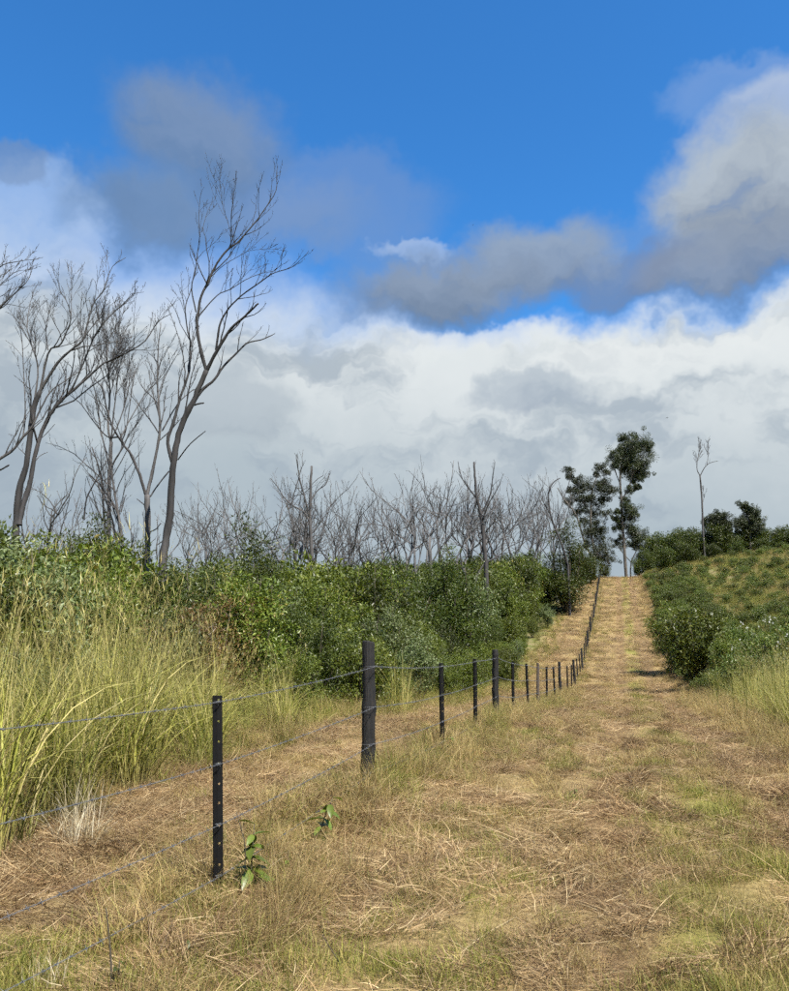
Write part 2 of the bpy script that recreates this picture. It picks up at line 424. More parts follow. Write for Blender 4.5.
# ------------------------------------------------------------------ ground sheet
def build_ground():
    u = np.linspace(-1, 1, 321); X = 9.0 * u + 1500 * np.sign(u) * np.abs(u) ** 7 + 40 * u ** 3
    v = np.linspace(0, 1, 521); Y = -25 + 75 * v + 110 * v ** 3 + 1900 * v ** 14
    gx, gy = np.meshgrid(X, Y, indexing='ij'); zz = ground(gx, gy)
    V = np.stack([gx, gy, zz], -1).reshape(-1, 3)
    n, m = gx.shape
    i = np.arange(n - 1)[:, None] * m + np.arange(m - 1)[None, :]
    F = np.stack([i, i + m, i + m + 1, i + 1], -1).reshape(-1, 4)
    o = obj('ground', mesh_np('ground', V, F, M['ground'], smooth=True))
    o['kind'] = 'structure'
build_ground()

# ------------------------------------------------------------------ grass: tuft meshes + one scatter object for each kind
def blades(n, base, length, az, lean, curl, width, seg=3, rng=RNG, rnd=None, wig=0.0):
    """arching tapered blades; all arguments per blade. lean: angle from vertical at the foot, curl: added by the tip"""
    t = np.linspace(0, 1, seg + 1)
    ang = lean[:, None] + curl[:, None] * t[None, :] ** 1.4
    step = length[:, None] / seg
    dh = np.sin(ang) * step; dz = np.cos(ang) * step
    h = np.concatenate([np.zeros((n, 1)), np.cumsum(dh[:, :-1], 1)], 1)
    z = np.concatenate([np.zeros((n, 1)), np.cumsum(dz[:, :-1], 1)], 1)
    azv = az[:, None] + wig * rng.normal(size=(n, 1)) * t[None, :]
    cx = base[:, 0:1] + h * np.cos(azv); cy = base[:, 1:2] + h * np.sin(azv); cz = base[:, 2:3] + z
    fa = rng.uniform(0, 2 * math.pi, n)
    # the blade's flat side is turned at random about its direction
    sx = -np.sin(az) * np.cos(fa) * 1.0; sy = np.cos(az) * np.cos(fa); szv = np.sin(fa) * 0.6
    wd = width[:, None] * (1 - t[None, :] ** 2 * 0.92) * 0.5
    L = np.stack([cx - sx[:, None] * wd, cy - sy[:, None] * wd, cz - szv[:, None] * wd], -1)
    R = np.stack([cx + sx[:, None] * wd, cy + sy[:, None] * wd, cz + szv[:, None] * wd], -1)
    V = np.stack([L, R], 2).reshape(-1, 3)
    k = np.arange(n)[:, None] * (2 * (seg + 1)) + 2 * np.arange(seg)[None, :]
    Fq = np.stack([k, k + 1, k + 3, k + 2], -1).reshape(-1, 4)
    r = rng.uniform(0, 1, n) if rnd is None else rnd
    return V, Fq, np.repeat(r, 2 * (seg + 1)), np.tile(np.repeat(t, 2), n)
def join_blades(parts):
    V = []; Fs = []; r = []; a = []; n = 0
    for v, f, rr, aa in parts:
        V.append(v); Fs.append(f + n); r.append(rr); a.append(aa); n += len(v)
    return np.concatenate(V), np.concatenate(Fs), np.concatenate(r), np.concatenate(a)
def blade_mesh(name, parts, mat):
    V, F, r, a = join_blades(parts)
    return mesh_np(name, V, F, mat, {'rnd': r, 'along': a})

def disc(n, r, rng):
    a = rng.uniform(0, 2 * math.pi, n); q = r * np.sqrt(rng.uniform(0, 1, n))
    return np.stack([q * np.cos(a), q * np.sin(a), np.zeros(n)], -1)
def U(rng, a, b, n): return rng.uniform(a, b, n)

def litter_mesh(i):
    g = np.random.default_rng(100 + i); n = 330
    b = disc(n, 0.30, g); b[:, 2] = g.uniform(0.0, 0.03, n)
    main = g.uniform(0, 6.28)
    az = main + g.normal(0, 1.1, n)
    return blade_mesh('straw_litter', [blades(n, b, g.gamma(2.6, 0.048, n).clip(.03, .42), az, U(g, 1.15, 1.6, n), g.normal(0.1, 0.25, n), U(g, .0018, .0042, n), 3, g, wig=0.5)], M['straw'])
def thatch_mesh(i):
    g = np.random.default_rng(150 + i); n = 260
    b = disc(n, 0.2, g); b[:, 2] = g.uniform(0, .035, n) * (1 - (np.hypot(b[:, 0], b[:, 1]) / .2) ** 2)
    az = g.uniform(0, 6.28) + g.normal(0, .7, n)
    return blade_mesh('thatch', [blades(n, b, g.uniform(.04, .22, n), az, U(g, 1.2, 1.7, n), g.normal(0.1, 0.3, n), U(g, .0018, .004, n), 3, g, rnd=g.uniform(0, 1, n) ** 1.5 * .95, wig=0.5)], M['straw'])
def green_mesh(i):
    g = np.random.default_rng(200 + i); n = 190
    b = disc(n, 0.17, g)
    return blade_mesh('green_tuft', [blades(n, b, U(g, .04, .13, n), U(g, 0, 6.28, n), U(g, .1, .8, n), U(g, .1, 1.1, n), U(g, .002, .0045, n), 3, g)], M['grass_green'])
def dry_mesh(i):
    g = np.random.default_rng(300 + i); n = 170
    b = disc(n, 0.17, g)
    return blade_mesh('dry_tuft', [blades(n, b, U(g, .05, .20, n), U(g, 0, 6.28, n), U(g, .1, 1.0, n), U(g, .1, 1.0, n), U(g, .002, .004, n), 3, g)], M['grass_dry'])
def rank_mesh(i, mat):
    g = np.random.default_rng(400 + i); n = 120
    b = disc(n, 0.14, g)
    return blade_mesh('rank_tuft', [blades(n, b, U(g, .15, .55, n), U(g, 0, 6.28, n), U(g, .05, .7, n), U(g, .2, 1.7, n), U(g, .0025, .005, n), 4, g, wig=.3)], mat)
def tall_mesh(i):
    g = np.random.default_rng(500 + i); n = 115; b = disc(n, 0.20, g)
    p = [blades(n, b, U(g, .6, 1.75, n), U(g, 0, 6.28, n), U(g, .03, .45, n), U(g, .1, 2.0, n), U(g, .006, .015, n), 6, g, wig=.3)]
    n2 = 16; b2 = disc(n2, 0.2, g)
    p.append(blades(n2, b2, U(g, 1.4, 2.35, n2), U(g, 0, 6.28, n2), U(g, .02, .20, n2), U(g, .05, .8, n2), U(g, .005, .009, n2), 6, g, rnd=U(g, .7, 1.0, n2)))
    # loose feathery seed heads at the tops of the stalks
    q = p[1][0].reshape(n2, 7, 2, 3).mean(2); per = 8
    t = g.uniform(0, 1, (n2, per, 1)) ** .8
    hb = (q[:, None, 5] * (1 - t) + q[:, None, 6] * t).reshape(-1, 3); m = len(hb)
    p.append(blades(m, hb, U(g, .04, .15, m), U(g, 0, 6.28, m), U(g, .15, .8, m), U(g, .0, .9, m), U(g, .003, .007, m), 2, g, rnd=U(g, .8, 1.0, m)))
    return blade_mesh('tall_grass_clump', p, M['grass_tall'])

SRC = {}
def source(kind, meshes):
    c = bpy.data.collections.new(kind + '_sources')
    for me in meshes: c.objects.link(bpy.data.objects.new(me.name, me))
    SRC[kind] = c
source('litter', [litter_mesh(i) for i in range(8)])
source('thatch', [thatch_mesh(i) for i in range(5)])
source('green', [green_mesh(i) for i in range(6)])
source('dry', [dry_mesh(i) for i in range(6)])
source('rank_green', [rank_mesh(i, M['grass_green']) for i in range(5)])
source('rank_dry', [rank_mesh(10 + i, M['grass_dry']) for i in range(5)])
source('tall', [tall_mesh(i) for i in range(7)])

def scatter(name, kind, pts, scale, tilt, label, cat, zs=None):
    n = len(pts); g = RNG
    P = np.column_stack([pts, ground(pts[:, 0], pts[:, 1]) - 0.004])
    me = bpy.data.meshes.new(name); me.vertices.add(n); me.vertices.foreach_set('co', P.astype(np.float32).ravel())
    rot = np.column_stack([g.normal(0, tilt, n), g.normal(0, tilt, n), g.uniform(0, 6.28, n)]).astype(np.float32)
    # lie along the slope of the ground
    if kind in ('litter', 'thatch', 'green', 'dry'):
        gx = (ground(pts[:, 0] + .2, pts[:, 1]) - ground(pts[:, 0] - .2, pts[:, 1])) / .4
        gy = (ground(pts[:, 0], pts[:, 1] + .2) - ground(pts[:, 0], pts[:, 1] - .2)) / .4
        c, s_ = np.cos(rot[:, 2]), np.sin(rot[:, 2])
        rot[:, 0] += np.arctan(-gx * s_ + gy * c); rot[:, 1] -= np.arctan(gx * c + gy * s_)
    a = me.attributes.new('rot', 'FLOAT_VECTOR', 'POINT'); a.data.foreach_set('vector', rot.ravel())
    sc3 = np.column_stack([scale, scale, scale if zs is None else scale * zs]).astype(np.float32)
    a = me.attributes.new('scl', 'FLOAT_VECTOR', 'POINT'); a.data.foreach_set('vector', sc3.ravel())
    a = me.attributes.new('pick', 'INT', 'POINT'); a.data.foreach_set('value', g.integers(0, len(SRC[kind].objects), n).astype(np.int32))
    o = obj(name, me); tag(o, label, cat, kind='stuff')
    t = bpy.data.node_groups.new(name + '_nodes', 'GeometryNodeTree')
    t.interface.new_socket('Geometry', in_out='INPUT', socket_type='NodeSocketGeometry')
    t.interface.new_socket('Geometry', in_out='OUTPUT', socket_type='NodeSocketGeometry')
    gi = t.nodes.new('NodeGroupInput'); go = t.nodes.new('NodeGroupOutput')
    ip = t.nodes.new('GeometryNodeInstanceOnPoints'); ci = t.nodes.new('GeometryNodeCollectionInfo')
    ci.inputs['Collection'].default_value = SRC[kind]
    ci.inputs['Separate Children'].default_value = True; ci.inputs['Reset Children'].default_value = True
    def na(nm, ty):
        q = t.nodes.new('GeometryNodeInputNamedAttribute'); q.data_type = ty; q.inputs['Name'].default_value = nm; return q.outputs[0]
    L = t.links.new
    L(gi.outputs[0], ip.inputs['Points']); L(ci.outputs[0], ip.inputs['Instance'])
    ip.inputs['Pick Instance'].default_value = True
    L(na('pick', 'INT'), ip.inputs['Instance Index'])
    er = t.nodes.new('FunctionNodeEulerToRotation'); L(na('rot', 'FLOAT_VECTOR'), er.inputs[0])
    L(er.outputs[0], ip.inputs['Rotation']); L(na('scl', 'FLOAT_VECTOR'), ip.inputs['Scale'])
    L(ip.outputs[0], go.inputs[0])
    md = o.modifiers.new('scatter', 'NODES'); md.node_group = t
    return o

def in_frame(x, y, z=0.0, margin=60):
    """is the point roughly inside the picture?"""
    dx, dy, dz = x, y, z - EYE
    f = -dx * math.sin(YAW) + dy * math.cos(YAW); r = dx * math.cos(YAW) + dy * math.sin(YAW)
    cf = f * math.cos(PITCH) + dz * math.sin(PITCH); up = -f * math.sin(PITCH) + dz * math.cos(PITCH)
    cf = np.maximum(cf, 0.01)
    px = CXP + FPX * r / cf; py = CYP - FPX * up / cf
    return (f > 0.5) & (px > -margin) & (px < 789 + margin) & (py < 991 + margin * 2.5), px, py

def sample(x0, x1, y0, y1, per_m2, dens=None):
    n = int((x1 - x0) * (y1 - y0) * per_m2)
    p = np.column_stack([RNG.uniform(x0, x1, n), RNG.uniform(y0, y1, n)])
    ok, _, _ = in_frame(p[:, 0], p[:, 1], ground(p[:, 0], p[:, 1]))
    p = p[ok]
    if dens is not None: p = p[RNG.uniform(0, 1, len(p)) < dens(p[:, 0], p[:, 1])]
    return p
def gauss(x, c, w): return np.exp(-((x - c) / w) ** 2)

def greenness(x, y):
    n = fbm(x, y, 1.3, 3, 21); b = fbm(x, y, 4.0, 2, 33)
    strip = gauss(x, 0.6, 0.45) * np.clip((b - .3) * 3, 0, 1)
    ruts = gauss(x, -0.2, 0.3) + gauss(x, 1.4, 0.35)
    left = gauss(x, -4.2, 1.1)
    g = 0.8 * strip + np.clip((n - .46) * 4, 0, .85) * (0.68 - 0.5 * left) + .35 * gauss(x, -2.6, .5)
    return np.clip(g - 0.7 * ruts, 0.02, 1)
def litterness(x, y):
    n = fbm(x, y, 0.9, 3, 41)
    return np.clip(0.35 + (n - .42) * 2.2 + .3 * gauss(x, -4.2, 1.2) + .15 * gauss(x, 1.4, .5), 0.12, 1) * (1 - .65 * gauss(x, 0.6, .4)) * (1 - .45 * gauss(x, -.15, .3))

def build_stuff():
    # dry cut straw
    pt = [sample(-6.5, 3.0, 2.5, 15, 22, litterness), sample(-6, 3.0, 15, 36, 10, litterness), sample(-6, 3.2, 36, 122, 2.5, litterness)]
    sc = np.concatenate([RNG.uniform(.6, 1.35, len(pt[0])), RNG.uniform(.8, 1.7, len(pt[1])), RNG.uniform(1.4, 2.6, len(pt[2]))])
    scatter('straw_litter', 'litter', np.concatenate(pt), sc, 0.10, 'dry brown cut straw lying over the mown track and fence strip', 'straw')
    hp = lambda x, y: (fbm(x, y, .8, 3, 61) > .57) * (.5 + .5 * gauss(x, -4, 1.5) + .5 * gauss(x, -1.4, .8) + .9 * gauss(x, 1.4, .4))
    p = np.concatenate([sample(-6.3, 2.4, 2.8, 16, 16, hp), sample(-6, 2.4, 16, 40, 6, hp)])
    scatter('straw_heaps', 'thatch', p, RNG.uniform(.5, 1.1, len(p)), .3, 'matted brown heaps of slashed grass on the mown strip', 'straw', RNG.uniform(1.5, 3.5, len(p)))
    pt = [sample(-6, 3.0, 2.5, 15, 46, greenness), sample(-6, 3.0, 15, 40, 17, greenness), sample(-6, 3.2, 40, 120, 3.5, lambda x, y: greenness(x, y) * .7)]
    sc = np.concatenate([RNG.uniform(.5, 1.25, len(pt[0])), RNG.uniform(.7, 1.5, len(pt[1])), RNG.uniform(1.2, 2, len(pt[2]))])
    scatter('green_grass', 'green', np.concatenate(pt), sc, 0.12, 'short green grass regrowing in patches along the mown track', 'grass')
    df = lambda x, y: np.clip(.25 + (fbm(x, y, 1.1, 3, 55) - .45) * 2.5, .05, .9) * (1 - .6 * gauss(x, -.2, .3)) * (1 - .6 * gauss(x, 1.4, .35))
    pt = [sample(-6, 3.0, 2.5, 15, 26, df), sample(-6, 3.0, 15, 40, 12, df), sample(-6, 3.2, 40, 120, 3, df)]
    sc = np.concatenate([RNG.uniform(.5, 1.2, len(pt[0])), RNG.uniform(.7, 1.5, len(pt[1])), RNG.uniform(1.2, 2, len(pt[2]))])
    scatter('dry_grass', 'dry', np.concatenate(pt), sc, 0.15, 'short dry tan grass stubble between the wheel ruts', 'grass')
    # taller unmown growth under the fence wires and on the right verge
    fl = lambda x, y: np.clip(gauss(x, -2.45, .42) * (.35 + .9 * fbm(x, y, 1.5, 2, 71)), 0, 1) * np.where(y < 4.7, .22, 1.0)
    p = np.concatenate([sample(-3.6, -1.4, 3, 40, 15, fl), sample(-3.4, -1.8, 40, 118, 4, fl)])
    scatter('fence_line_dry_grass', 'rank_dry', p, RNG.uniform(.5, 1.15, len(p)), .2, 'dry tan grass left standing along the foot of the fence', 'grass')
    p = np.concatenate([sample(-3.4, -1.5, 3, 40, 7, fl), sample(-3.4, -1.8, 40, 118, 2, fl)])
    scatter('fence_line_green_grass', 'rank_green', p, RNG.uniform(.5, 1.1, len(p)), .2, 'green grass blades growing up around the fence posts', 'grass')
    rv = lambda x, y: np.clip((x - 1.75) * 1.6, 0, 1) * np.clip((3.9 - x) * 1.2, 0, 1)
    p = np.concatenate([sample(1.7, 4.0, 4, 32, 15, rv), sample(1.9, 4.0, 32, 115, 3, rv)])
    scatter('verge_dry_grass', 'rank_dry', p, RNG.uniform(.6, 1.35, len(p)), .25, 'brown dry grass leaning over the right edge of the track', 'grass')
    p = sample(2.55, 5.5, 11, 28, 4.0, lambda x, y: np.clip((x - 2.4) * 1.5, 0, 1) * (.4 + .6 * fbm(x, y, 2, 2, 77)))
    scatter('verge_tall_grass', 'tall', p, RNG.uniform(.42, .80, len(p)), .14, 'rank yellow-green grass on the right verge of the track', 'grass')
    # hillside on the right
    hd = lambda x, y: np.clip((fbm(x, y, 5, 3, 81) - .32) * 2.6, .08, 1)
    p = sample(3.6, 34, 16, 118, 2.4, hd)
    scatter('hillside_dry_grass', 'rank_dry', p, RNG.uniform(.9, 2.0, len(p)), .2, 'dry grass covering the rising ground right of the track', 'grass')
    p = sample(3.4, 34, 12, 118, 8.5, lambda x, y: np.clip((fbm(x, y, 4, 3, 91) - .31) * 3.0, .10, 1))
    scatter('hillside_green_grass', 'rank_green', p, RNG.uniform(.8, 1.7, len(p)), .2, 'green weedy grass patches on the slope right of the track', 'grass')
    # left: edge of the cleared strip
    le = lambda x, y: np.clip((-x - 4.5) * .9, 0, 1) * (.3 + .7 * fbm(x, y, 2, 2, 95))
    p = np.concatenate([sample(-7.5, -4.4, 5, 40, 9, le), sample(-7, -4.4, 40, 112, 3, le)])
    scatter('thicket_edge_grass', 'rank_green', p, RNG.uniform(.6, 1.5, len(p)), .2, 'green and tan grass at the foot of the thicket', 'grass')
    p = sample(-7.0, -4.2, 5, 60, 6, le)
    scatter('thicket_edge_dry_grass', 'rank_dry', p, RNG.uniform(.6, 1.4, len(p)), .2, 'dry tan grass at the foot of the thicket', 'grass')
    # tall yellow-green grass, front left
    def td(x, y):
        edge = -4.55 - 0.16 * np.clip(y - 5.5, 0, 20) - .6 * (fbm(x, y, 1.6, 2, 101) - .5)
        return ((x < edge) & (y < 15.5) & (x > edge - 4.2)) * (0.45 + .55 * fbm(x, y, 1.2, 2, 111))
    p = sample(-11.5, -4.2, 3.8, 15.5, 4.6, td)
    scatter('tall_grass', 'tall', p, RNG.uniform(.66, 1.12, len(p)) * (1.09 - np.clip((p[:, 1] - 8) * .055, 0, .35)), .10, 'tall yellow-green seeding grass standing behind the fence at left', 'grass')
build_stuff()

# ------------------------------------------------------------------ foliage
def leaves(centers, radii, per, L, W, g, up=0.15, flat=1.0, size_j=0.35):
    """leaf-shaped folded faces spread round each cluster centre -> verts, tris, rnd"""
    c = np.repeat(centers, per, 0); r = np.repeat(radii, per)
    crnd = np.repeat(g.uniform(-.28, .28, len(centers)), per)
    n = len(c)
    d = g.normal(size=(n, 3)); d /= np.linalg.norm(d, axis=1, keepdims=True)
    q = g.uniform(0.15, 1, n) ** 0.55
    p = c + d * (q * r)[:, None] * np.array((1, 1, flat))
    ax = d * 0.7 + g.normal(size=(n, 3)) * 0.6 + np.array((0, 0, up)); ax /= np.linalg.norm(ax, axis=1, keepdims=True)
    rv = g.normal(size=(n, 3)) * .8; sd_ = np.cross(ax, rv + np.array((0, 0, 0.9))); sd_ /= np.linalg.norm(sd_, axis=1, keepdims=True) + 1e-9
    nm = np.cross(sd_, ax)
    s = 1 + size_j * g.normal(size=n).clip(-1.6, 1.6)
    l = (L * s)[:, None]; w = (W * s)[:, None] * 0.5
    v0 = p; v2 = p + ax * l
    m = p + ax * l * 0.42
    fold = 0.35
    v1 = m - sd_ * w + nm * w * fold; v3 = m + sd_ * w + nm * w * fold
    V = np.stack([v0, v1, v2, v3], 1).reshape(-1, 3)
    k = np.arange(n)[:, None] * 4
    F = np.concatenate([k + np.array([[0, 1, 2]]), k + np.array([[0, 2, 3]])], 0)
    rn = np.clip(g.uniform(0, 1, n) * .75 + .12 + crnd, 0, 1)
    return V, F, np.repeat(rn, 4)

def shrub_meshes(seed, H, Wd, nst, ncl, per, L, W, mat, stem_mat, cr=(.22, .40), low=0.25, conical=False, rag=0.14):
    g = np.random.default_rng(seed); T = Tubes(); C = []; R = []
    for s in range(nst):
        a = s * 2.4 + g.uniform(-.5, .5); q = math.sqrt((s + .4) / nst) * g.uniform(.75, 1.1)
        top = np.array((math.cos(a) * q * Wd * .42, math.sin(a) * q * Wd * .42, H * (1 - (.30 if not conical else .7) * q * q) * g.uniform(.82, 1.04)))
        foot = np.array((math.cos(a) * .07 * q, math.sin(a) * .07 * q, -0.12))
        mid = foot * .5 + top * .5 + np.array((math.cos(a), math.sin(a), 0)) * Wd * .07 + g.normal(0, .05, 3)
        path = resample([foot, mid, top], 7)
        T.add(path, np.linspace(.03 * H / 3, .006, 7), 5)
        for k in range(ncl):
            t = low + (1 - low) * g.uniform(0, 1) ** .8
            c = path[min(6, int(t * 6))] * (1 - (t * 6) % 1) + path[min(6, int(t * 6) + 1)] * ((t * 6) % 1)
            off = g.normal(size=3); off[2] *= .55; off *= Wd * rag * (1.15 - .6 * t)
            cc = c + off
            cc[2] = max(cc[2], .12)
            C.append(cc); R.append(g.uniform(*cr))
            if k % 2 == 0: T.add(resample([c, (c + cc) / 2 + g.normal(0, .02, 3), cc], 3), [.008, .006, .003], 3)
    C = np.array(C); R = np.array(R)
    V, F, r = leaves(C, R, per, L, W, g)
    keep = V[:, 2].min() if len(V) else 0
    V[:, 2] = np.maximum(V[:, 2], 0.02)
    return mesh_np('foliage', V, F, mat, {'rnd': r}), T.mesh('stem', stem_mat)

PROTO = {}
def proto(kind, *a, **k): PROTO.setdefault(kind, []).append(shrub_meshes(*a, **k))
for i in range(6): proto('shrub', 20 + i, 3.4, 2.9, (9, 7, 11)[i % 3], 15, (105, 75, 140)[i % 3], (.095, .125, .07)[i % 3], (.042, .058, .026)[i % 3], M['leaf_shrub'], M['stem'], rag=(.14, .17, .12)[i % 3])
for i in range(3): proto('shrub_dark', 40 + i, 3.4, 2.7, 8, 15, 110, .085, .032, M['leaf_dark'], M['stem'])
for i in range(2): proto('shrub_silver', 50 + i, 3.2, 2.6, 8, 13, 110, .088, .038, M['leaf_silver'], M['stem'], cr=(.2, .38))
for i in range(1): proto('shrub_rust', 55 + i, 2.6, 2.2, 7, 12, 80, .07, .02, M['leaf_rust'], M['stem'])
for i in range(3): proto('sapling', 60 + i, 4.6, 2.1, 7, 20, 90, .09, .028, M['leaf_dark'], M['stem'], cr=(.2, .36), low=.15, conical=True, rag=.16)
for i in range(5): proto('low', 70 + i, 1.15, 1.5, 8, 9, 75, .06, .026, M['leaf_low'], M['stem'], cr=(.13, .24), low=.1)
for i in range(4): proto('grove', 90 + i, 5.2, 5.0, 10, 14, 95, .15, .07, M['leaf_dark'] if i % 2 else M['leaf_shrub'], M['stem'], cr=(.38, .7), low=.12)
for i in range(4): proto('crest', 80 + i, 5.2, 5.6, 10, 13, 80, .20, .09, M['leaf_dark'], M['stem'], cr=(.45, .85), low=.12)

def place_shrub(kind, i, x, y, h, label, group=None, name='shrub', cat='shrub', rz=None, wide=1.0):
    H0 = {'shrub': 3.4, 'shrub_dark': 3.4, 'shrub_silver': 3.2, 'shrub_rust': 2.6, 'sapling': 4.6, 'low': 1.15, 'crest': 5.2, 'grove': 5.2}[kind]
    fo, st = PROTO[kind][i % len(PROTO[kind])]
    s = h / H0
    t = thing(name, label, cat, (x, y, gz(x, y)), random.uniform(0, 6.28) if rz is None else rz, (s * wide, s * wide, s), group)
    obj('foliage', fo, t); obj('stem', st, t)
    return t

def top_line(px):
    return np.interp(px, [-80, 0, 30, 60, 78, 100, 140, 200, 235, 300, 345, 380, 420, 455, 500, 540, 560, 590, 600],
                     [512, 515, 530, 532, 520, 534, 548, 556, 556, 556, 547, 552, 562, 556, 556, 548, 548, 566, 576])

def build_thicket():
    placed = []
    cand = []
    # nearest first along the edge of the cleared strip, then deeper rows
    for k in range(5200):
        y = 8.5 + (1 - random.random() ** 0.75) * 100; depth = random.random() ** 1.6 * (15 if y < 45 else 20)
        edge = -6.0 - (1.8 if y < 16 else 0.0) - (.9 if y > 45 else 0) - .9 * (float(fbm(0.0, y, 6, 2, 131)) - .5)
        cand.append((edge - depth, y, depth))
    for (x, y, depth) in cand:
        ok, px, py = in_frame(np.array(x), np.array(y), gz(x, y), 90)
        if not ok or px > 597: continue
        d = math.hypot(x, y)
        sep = 1.35 + .35 * min(depth, 6) / 6 + d * .012
        if any((x - a) ** 2 + (y - b) ** 2 < sep * sep for a, b in placed): continue
        D = -x * math.sin(YAW) + y * math.cos(YAW)
        hmax = at(float(px), float(top_line(px)), D)[2] - gz(x, y)
        base = random.uniform(1.3, 2.2) if depth < 1.3 else random.uniform(2.3, 3.4) if depth < 4 else random.uniform(3.0, 4.6)
        h = min(base, hmax * random.uniform(.90, 1.01))
        if depth >= 4 and hmax > base: h = min(hmax * random.uniform(.82, 1.0), 6.2)
        if h < 1.0: continue
        placed.append((x, y))
        r = random.random()
        if depth < 1.3: kind = 'shrub' if r < .8 else 'shrub_silver'
        else: kind = 'shrub' if r < .62 else 'shrub_dark' if r < .88 else 'shrub_silver'
        where = ('behind the tall yellow-green grass' if px < 290 else 'behind the wooden post nearest the camera' if px < 430
                 else 'beside the middle stretch of the fence' if px < 520 else 'at the uphill end of the fence')
        look = {'shrub_dark': 'dark green leafy shrub', 'shrub_silver': 'pale silvery-leaved shrub'}.get(kind, 'low bright green edge shrub' if depth < 1.3 else 'mid green leafy shrub')
        lab = look + ' in the thicket ' + where; grp = look + 's ' + where
        place_shrub(kind, random.randrange(6), x, y, h, lab, grp)
        if len(placed) >= 270: break
    print('thicket shrubs', len(placed))
    # ones that stand out
    def stand(px, D, ytop, kind, i, label, name='shrub', cat='shrub', wide=1.0):
        p = at(px, 640, D); h = at(px, ytop, D)[2] - gz(p[0], p[1])
        return place_shrub(kind, i, p[0], p[1], h, label, None, name, cat, wide=wide)
    stand(262, 25, 512, 'sapling', 0, 'dark pointed sapling rising above the thicket right of the big leaning dead tree', 'sapling', 'sapling', 1.0)
    stand(76, 18, 505, 'sapling', 1, 'dark green sapling rising above the thicket at far left', 'sapling', 'sapling', .8)
    stand(205, 15.5, 588, 'shrub_rust', 0, 'rusty brown half-dead shrub behind the tall grass', wide=1.0)
    stand(10, 13, 520, 'shrub_silver', 1, 'pale silvery-leaved shrub at the left edge of the picture')
    stand(455, 50, 540, 'sapling', 2, 'small round dark tree among the far dead trees', 'sapling', 'sapling', 1.2)
    for k, px in enumerate((470, 488, 503, 516, 528, 540, 549, 557, 563, 570, 576, 582)):
        D = 66 + k * 3.4; q = at(px, 640, D)
        if q[0] > -8.2: continue
        yt = float(top_line(px)) + (k % 3) * 3
        o = stand(px, D, yt, 'grove', k, 'tall leafy tree-sized shrub at the uphill end of the left thicket', wide=.8)
        o['group'] = 'tall shrubs at the uphill end of the thicket'
    stand(567, 82, 519, 'sapling', 0, 'dark conical tree at the right end of the thicket before the leaning gum', 'sapling', 'sapling', 1.5)
build_thicket()

def build_right():
    placed = []
    # denser growth beside the track
    n = 0
    for k in range(1500):
        y = random.uniform(27, 108); x = 2.8 + random.random() ** 1.5 * 4.6 + (0.9 if y < 30 else 0) + .9 * float(fbm(0.0, y, 5, 2, 231))
        if any((x - a) ** 2 + (y - b) ** 2 < (0.72 + y * .006) ** 2 for a, b in placed): continue
        ok, px, py = in_frame(np.array(x), np.array(y), gz(x, y), 40)
        if not ok: continue
        placed.append((x, y)); n += 1
        h = random.uniform(.5, 1.15) if x < 4.2 else random.uniform(.7, 1.5)
        if y < 55 and random.random() < .3: h *= 1.25
        place_shrub('low', random.randrange(5), x, y, h, 'low green bush crowding the right edge of the track, ' + ('lower stretch' if y < 50 else 'middle stretch' if y < 80 else 'near the crest'), 'low bushes along the right of the track, ' + ('lower' if y < 50 else 'middle' if y < 80 else 'upper'), 'bush', 'bush', wide=1.15)
        if n >= 210: break
    m = 0
    for k in range(2500):
        y = random.uniform(22, 116); x = random.uniform(6.5, 32)
        if float(fbm(x, y, 6, 3, 151)) < .45: continue
        if any((x - a) ** 2 + (y - b) ** 2 < (.75 + y * .005) ** 2 for a, b in placed): continue
        ok, px, py = in_frame(np.array(x), np.array(y), gz(x, y), 30)
        if not ok: continue
        placed.append((x, y)); m += 1
        place_shrub('low', random.randrange(5), x, y, random.uniform(.35, 1.15), ('small green bush low on the grassy slope at right' if y < 60 else 'small green bush high on the grassy slope at right'), ('small bushes low on the right slope' if y < 60 else 'small bushes high on the right slope'), 'bush', 'bush', wide=1.2)
        if m >= 260: break
    def stand(px, D, ytop, kind, i, label, name='bush', cat='bush', wide=1.0, group=None):
        p = at(px, 600, D); h = at(px, ytop, D)[2] - gz(p[0], p[1])
        return place_shrub(kind, i, p[0], p[1], max(h, .6), label, group, name, cat, wide=wide)
    stand(694, 38, 604, 'shrub', 1, 'large dark green bush at the bend of the shaded track edge', wide=1.05)
    stand(674, 48, 598, 'shrub', 2, 'rounded green bush just beyond the large one at the track edge', wide=1.0)
    stand(722, 34, 634, 'shrub', 3, 'green bush above the seeding grass on the right verge', wide=1.0)
    # crest thicket
    xs = [650, 662, 674, 686, 697, 708, 722, 735, 748, 762, 776, 790, 803, 640]
    ys = [548, 533, 528, 528, 527, 531, 522, 530, 522, 527, 527, 526, 524, 556]
    for i, (px, yt) in enumerate(zip(xs, ys)):
        D = 112 + random.uniform(-2, 6)
        stand(px, D, yt, 'crest', i, 'dense dark green bush in the thicket along the crest at right', 'bush', 'bush', 1.0 if px > 655 else .7, 'dark bushes along the crest')
    for i, (px, yt) in enumerate([(668, 545), (690, 541), (716, 543), (742, 540), (768, 538), (786, 541)]):
        stand(px, 106, yt, 'crest', i + 1, 'lower rounded bush in front of the crest thicket at right', 'bush', 'bush', 1.0, 'rounded bushes before the crest thicket')
    for i, (px, yt) in enumerate([(578, 548), (590, 553), (606, 562), (648, 560)]):
        stand(px, 116 if px > 600 else 104, yt, 'crest', i, 'dark bush at the foot of the gum trees on the crest', 'bush', 'bush', .8, 'dark bushes below the gums')
build_right()

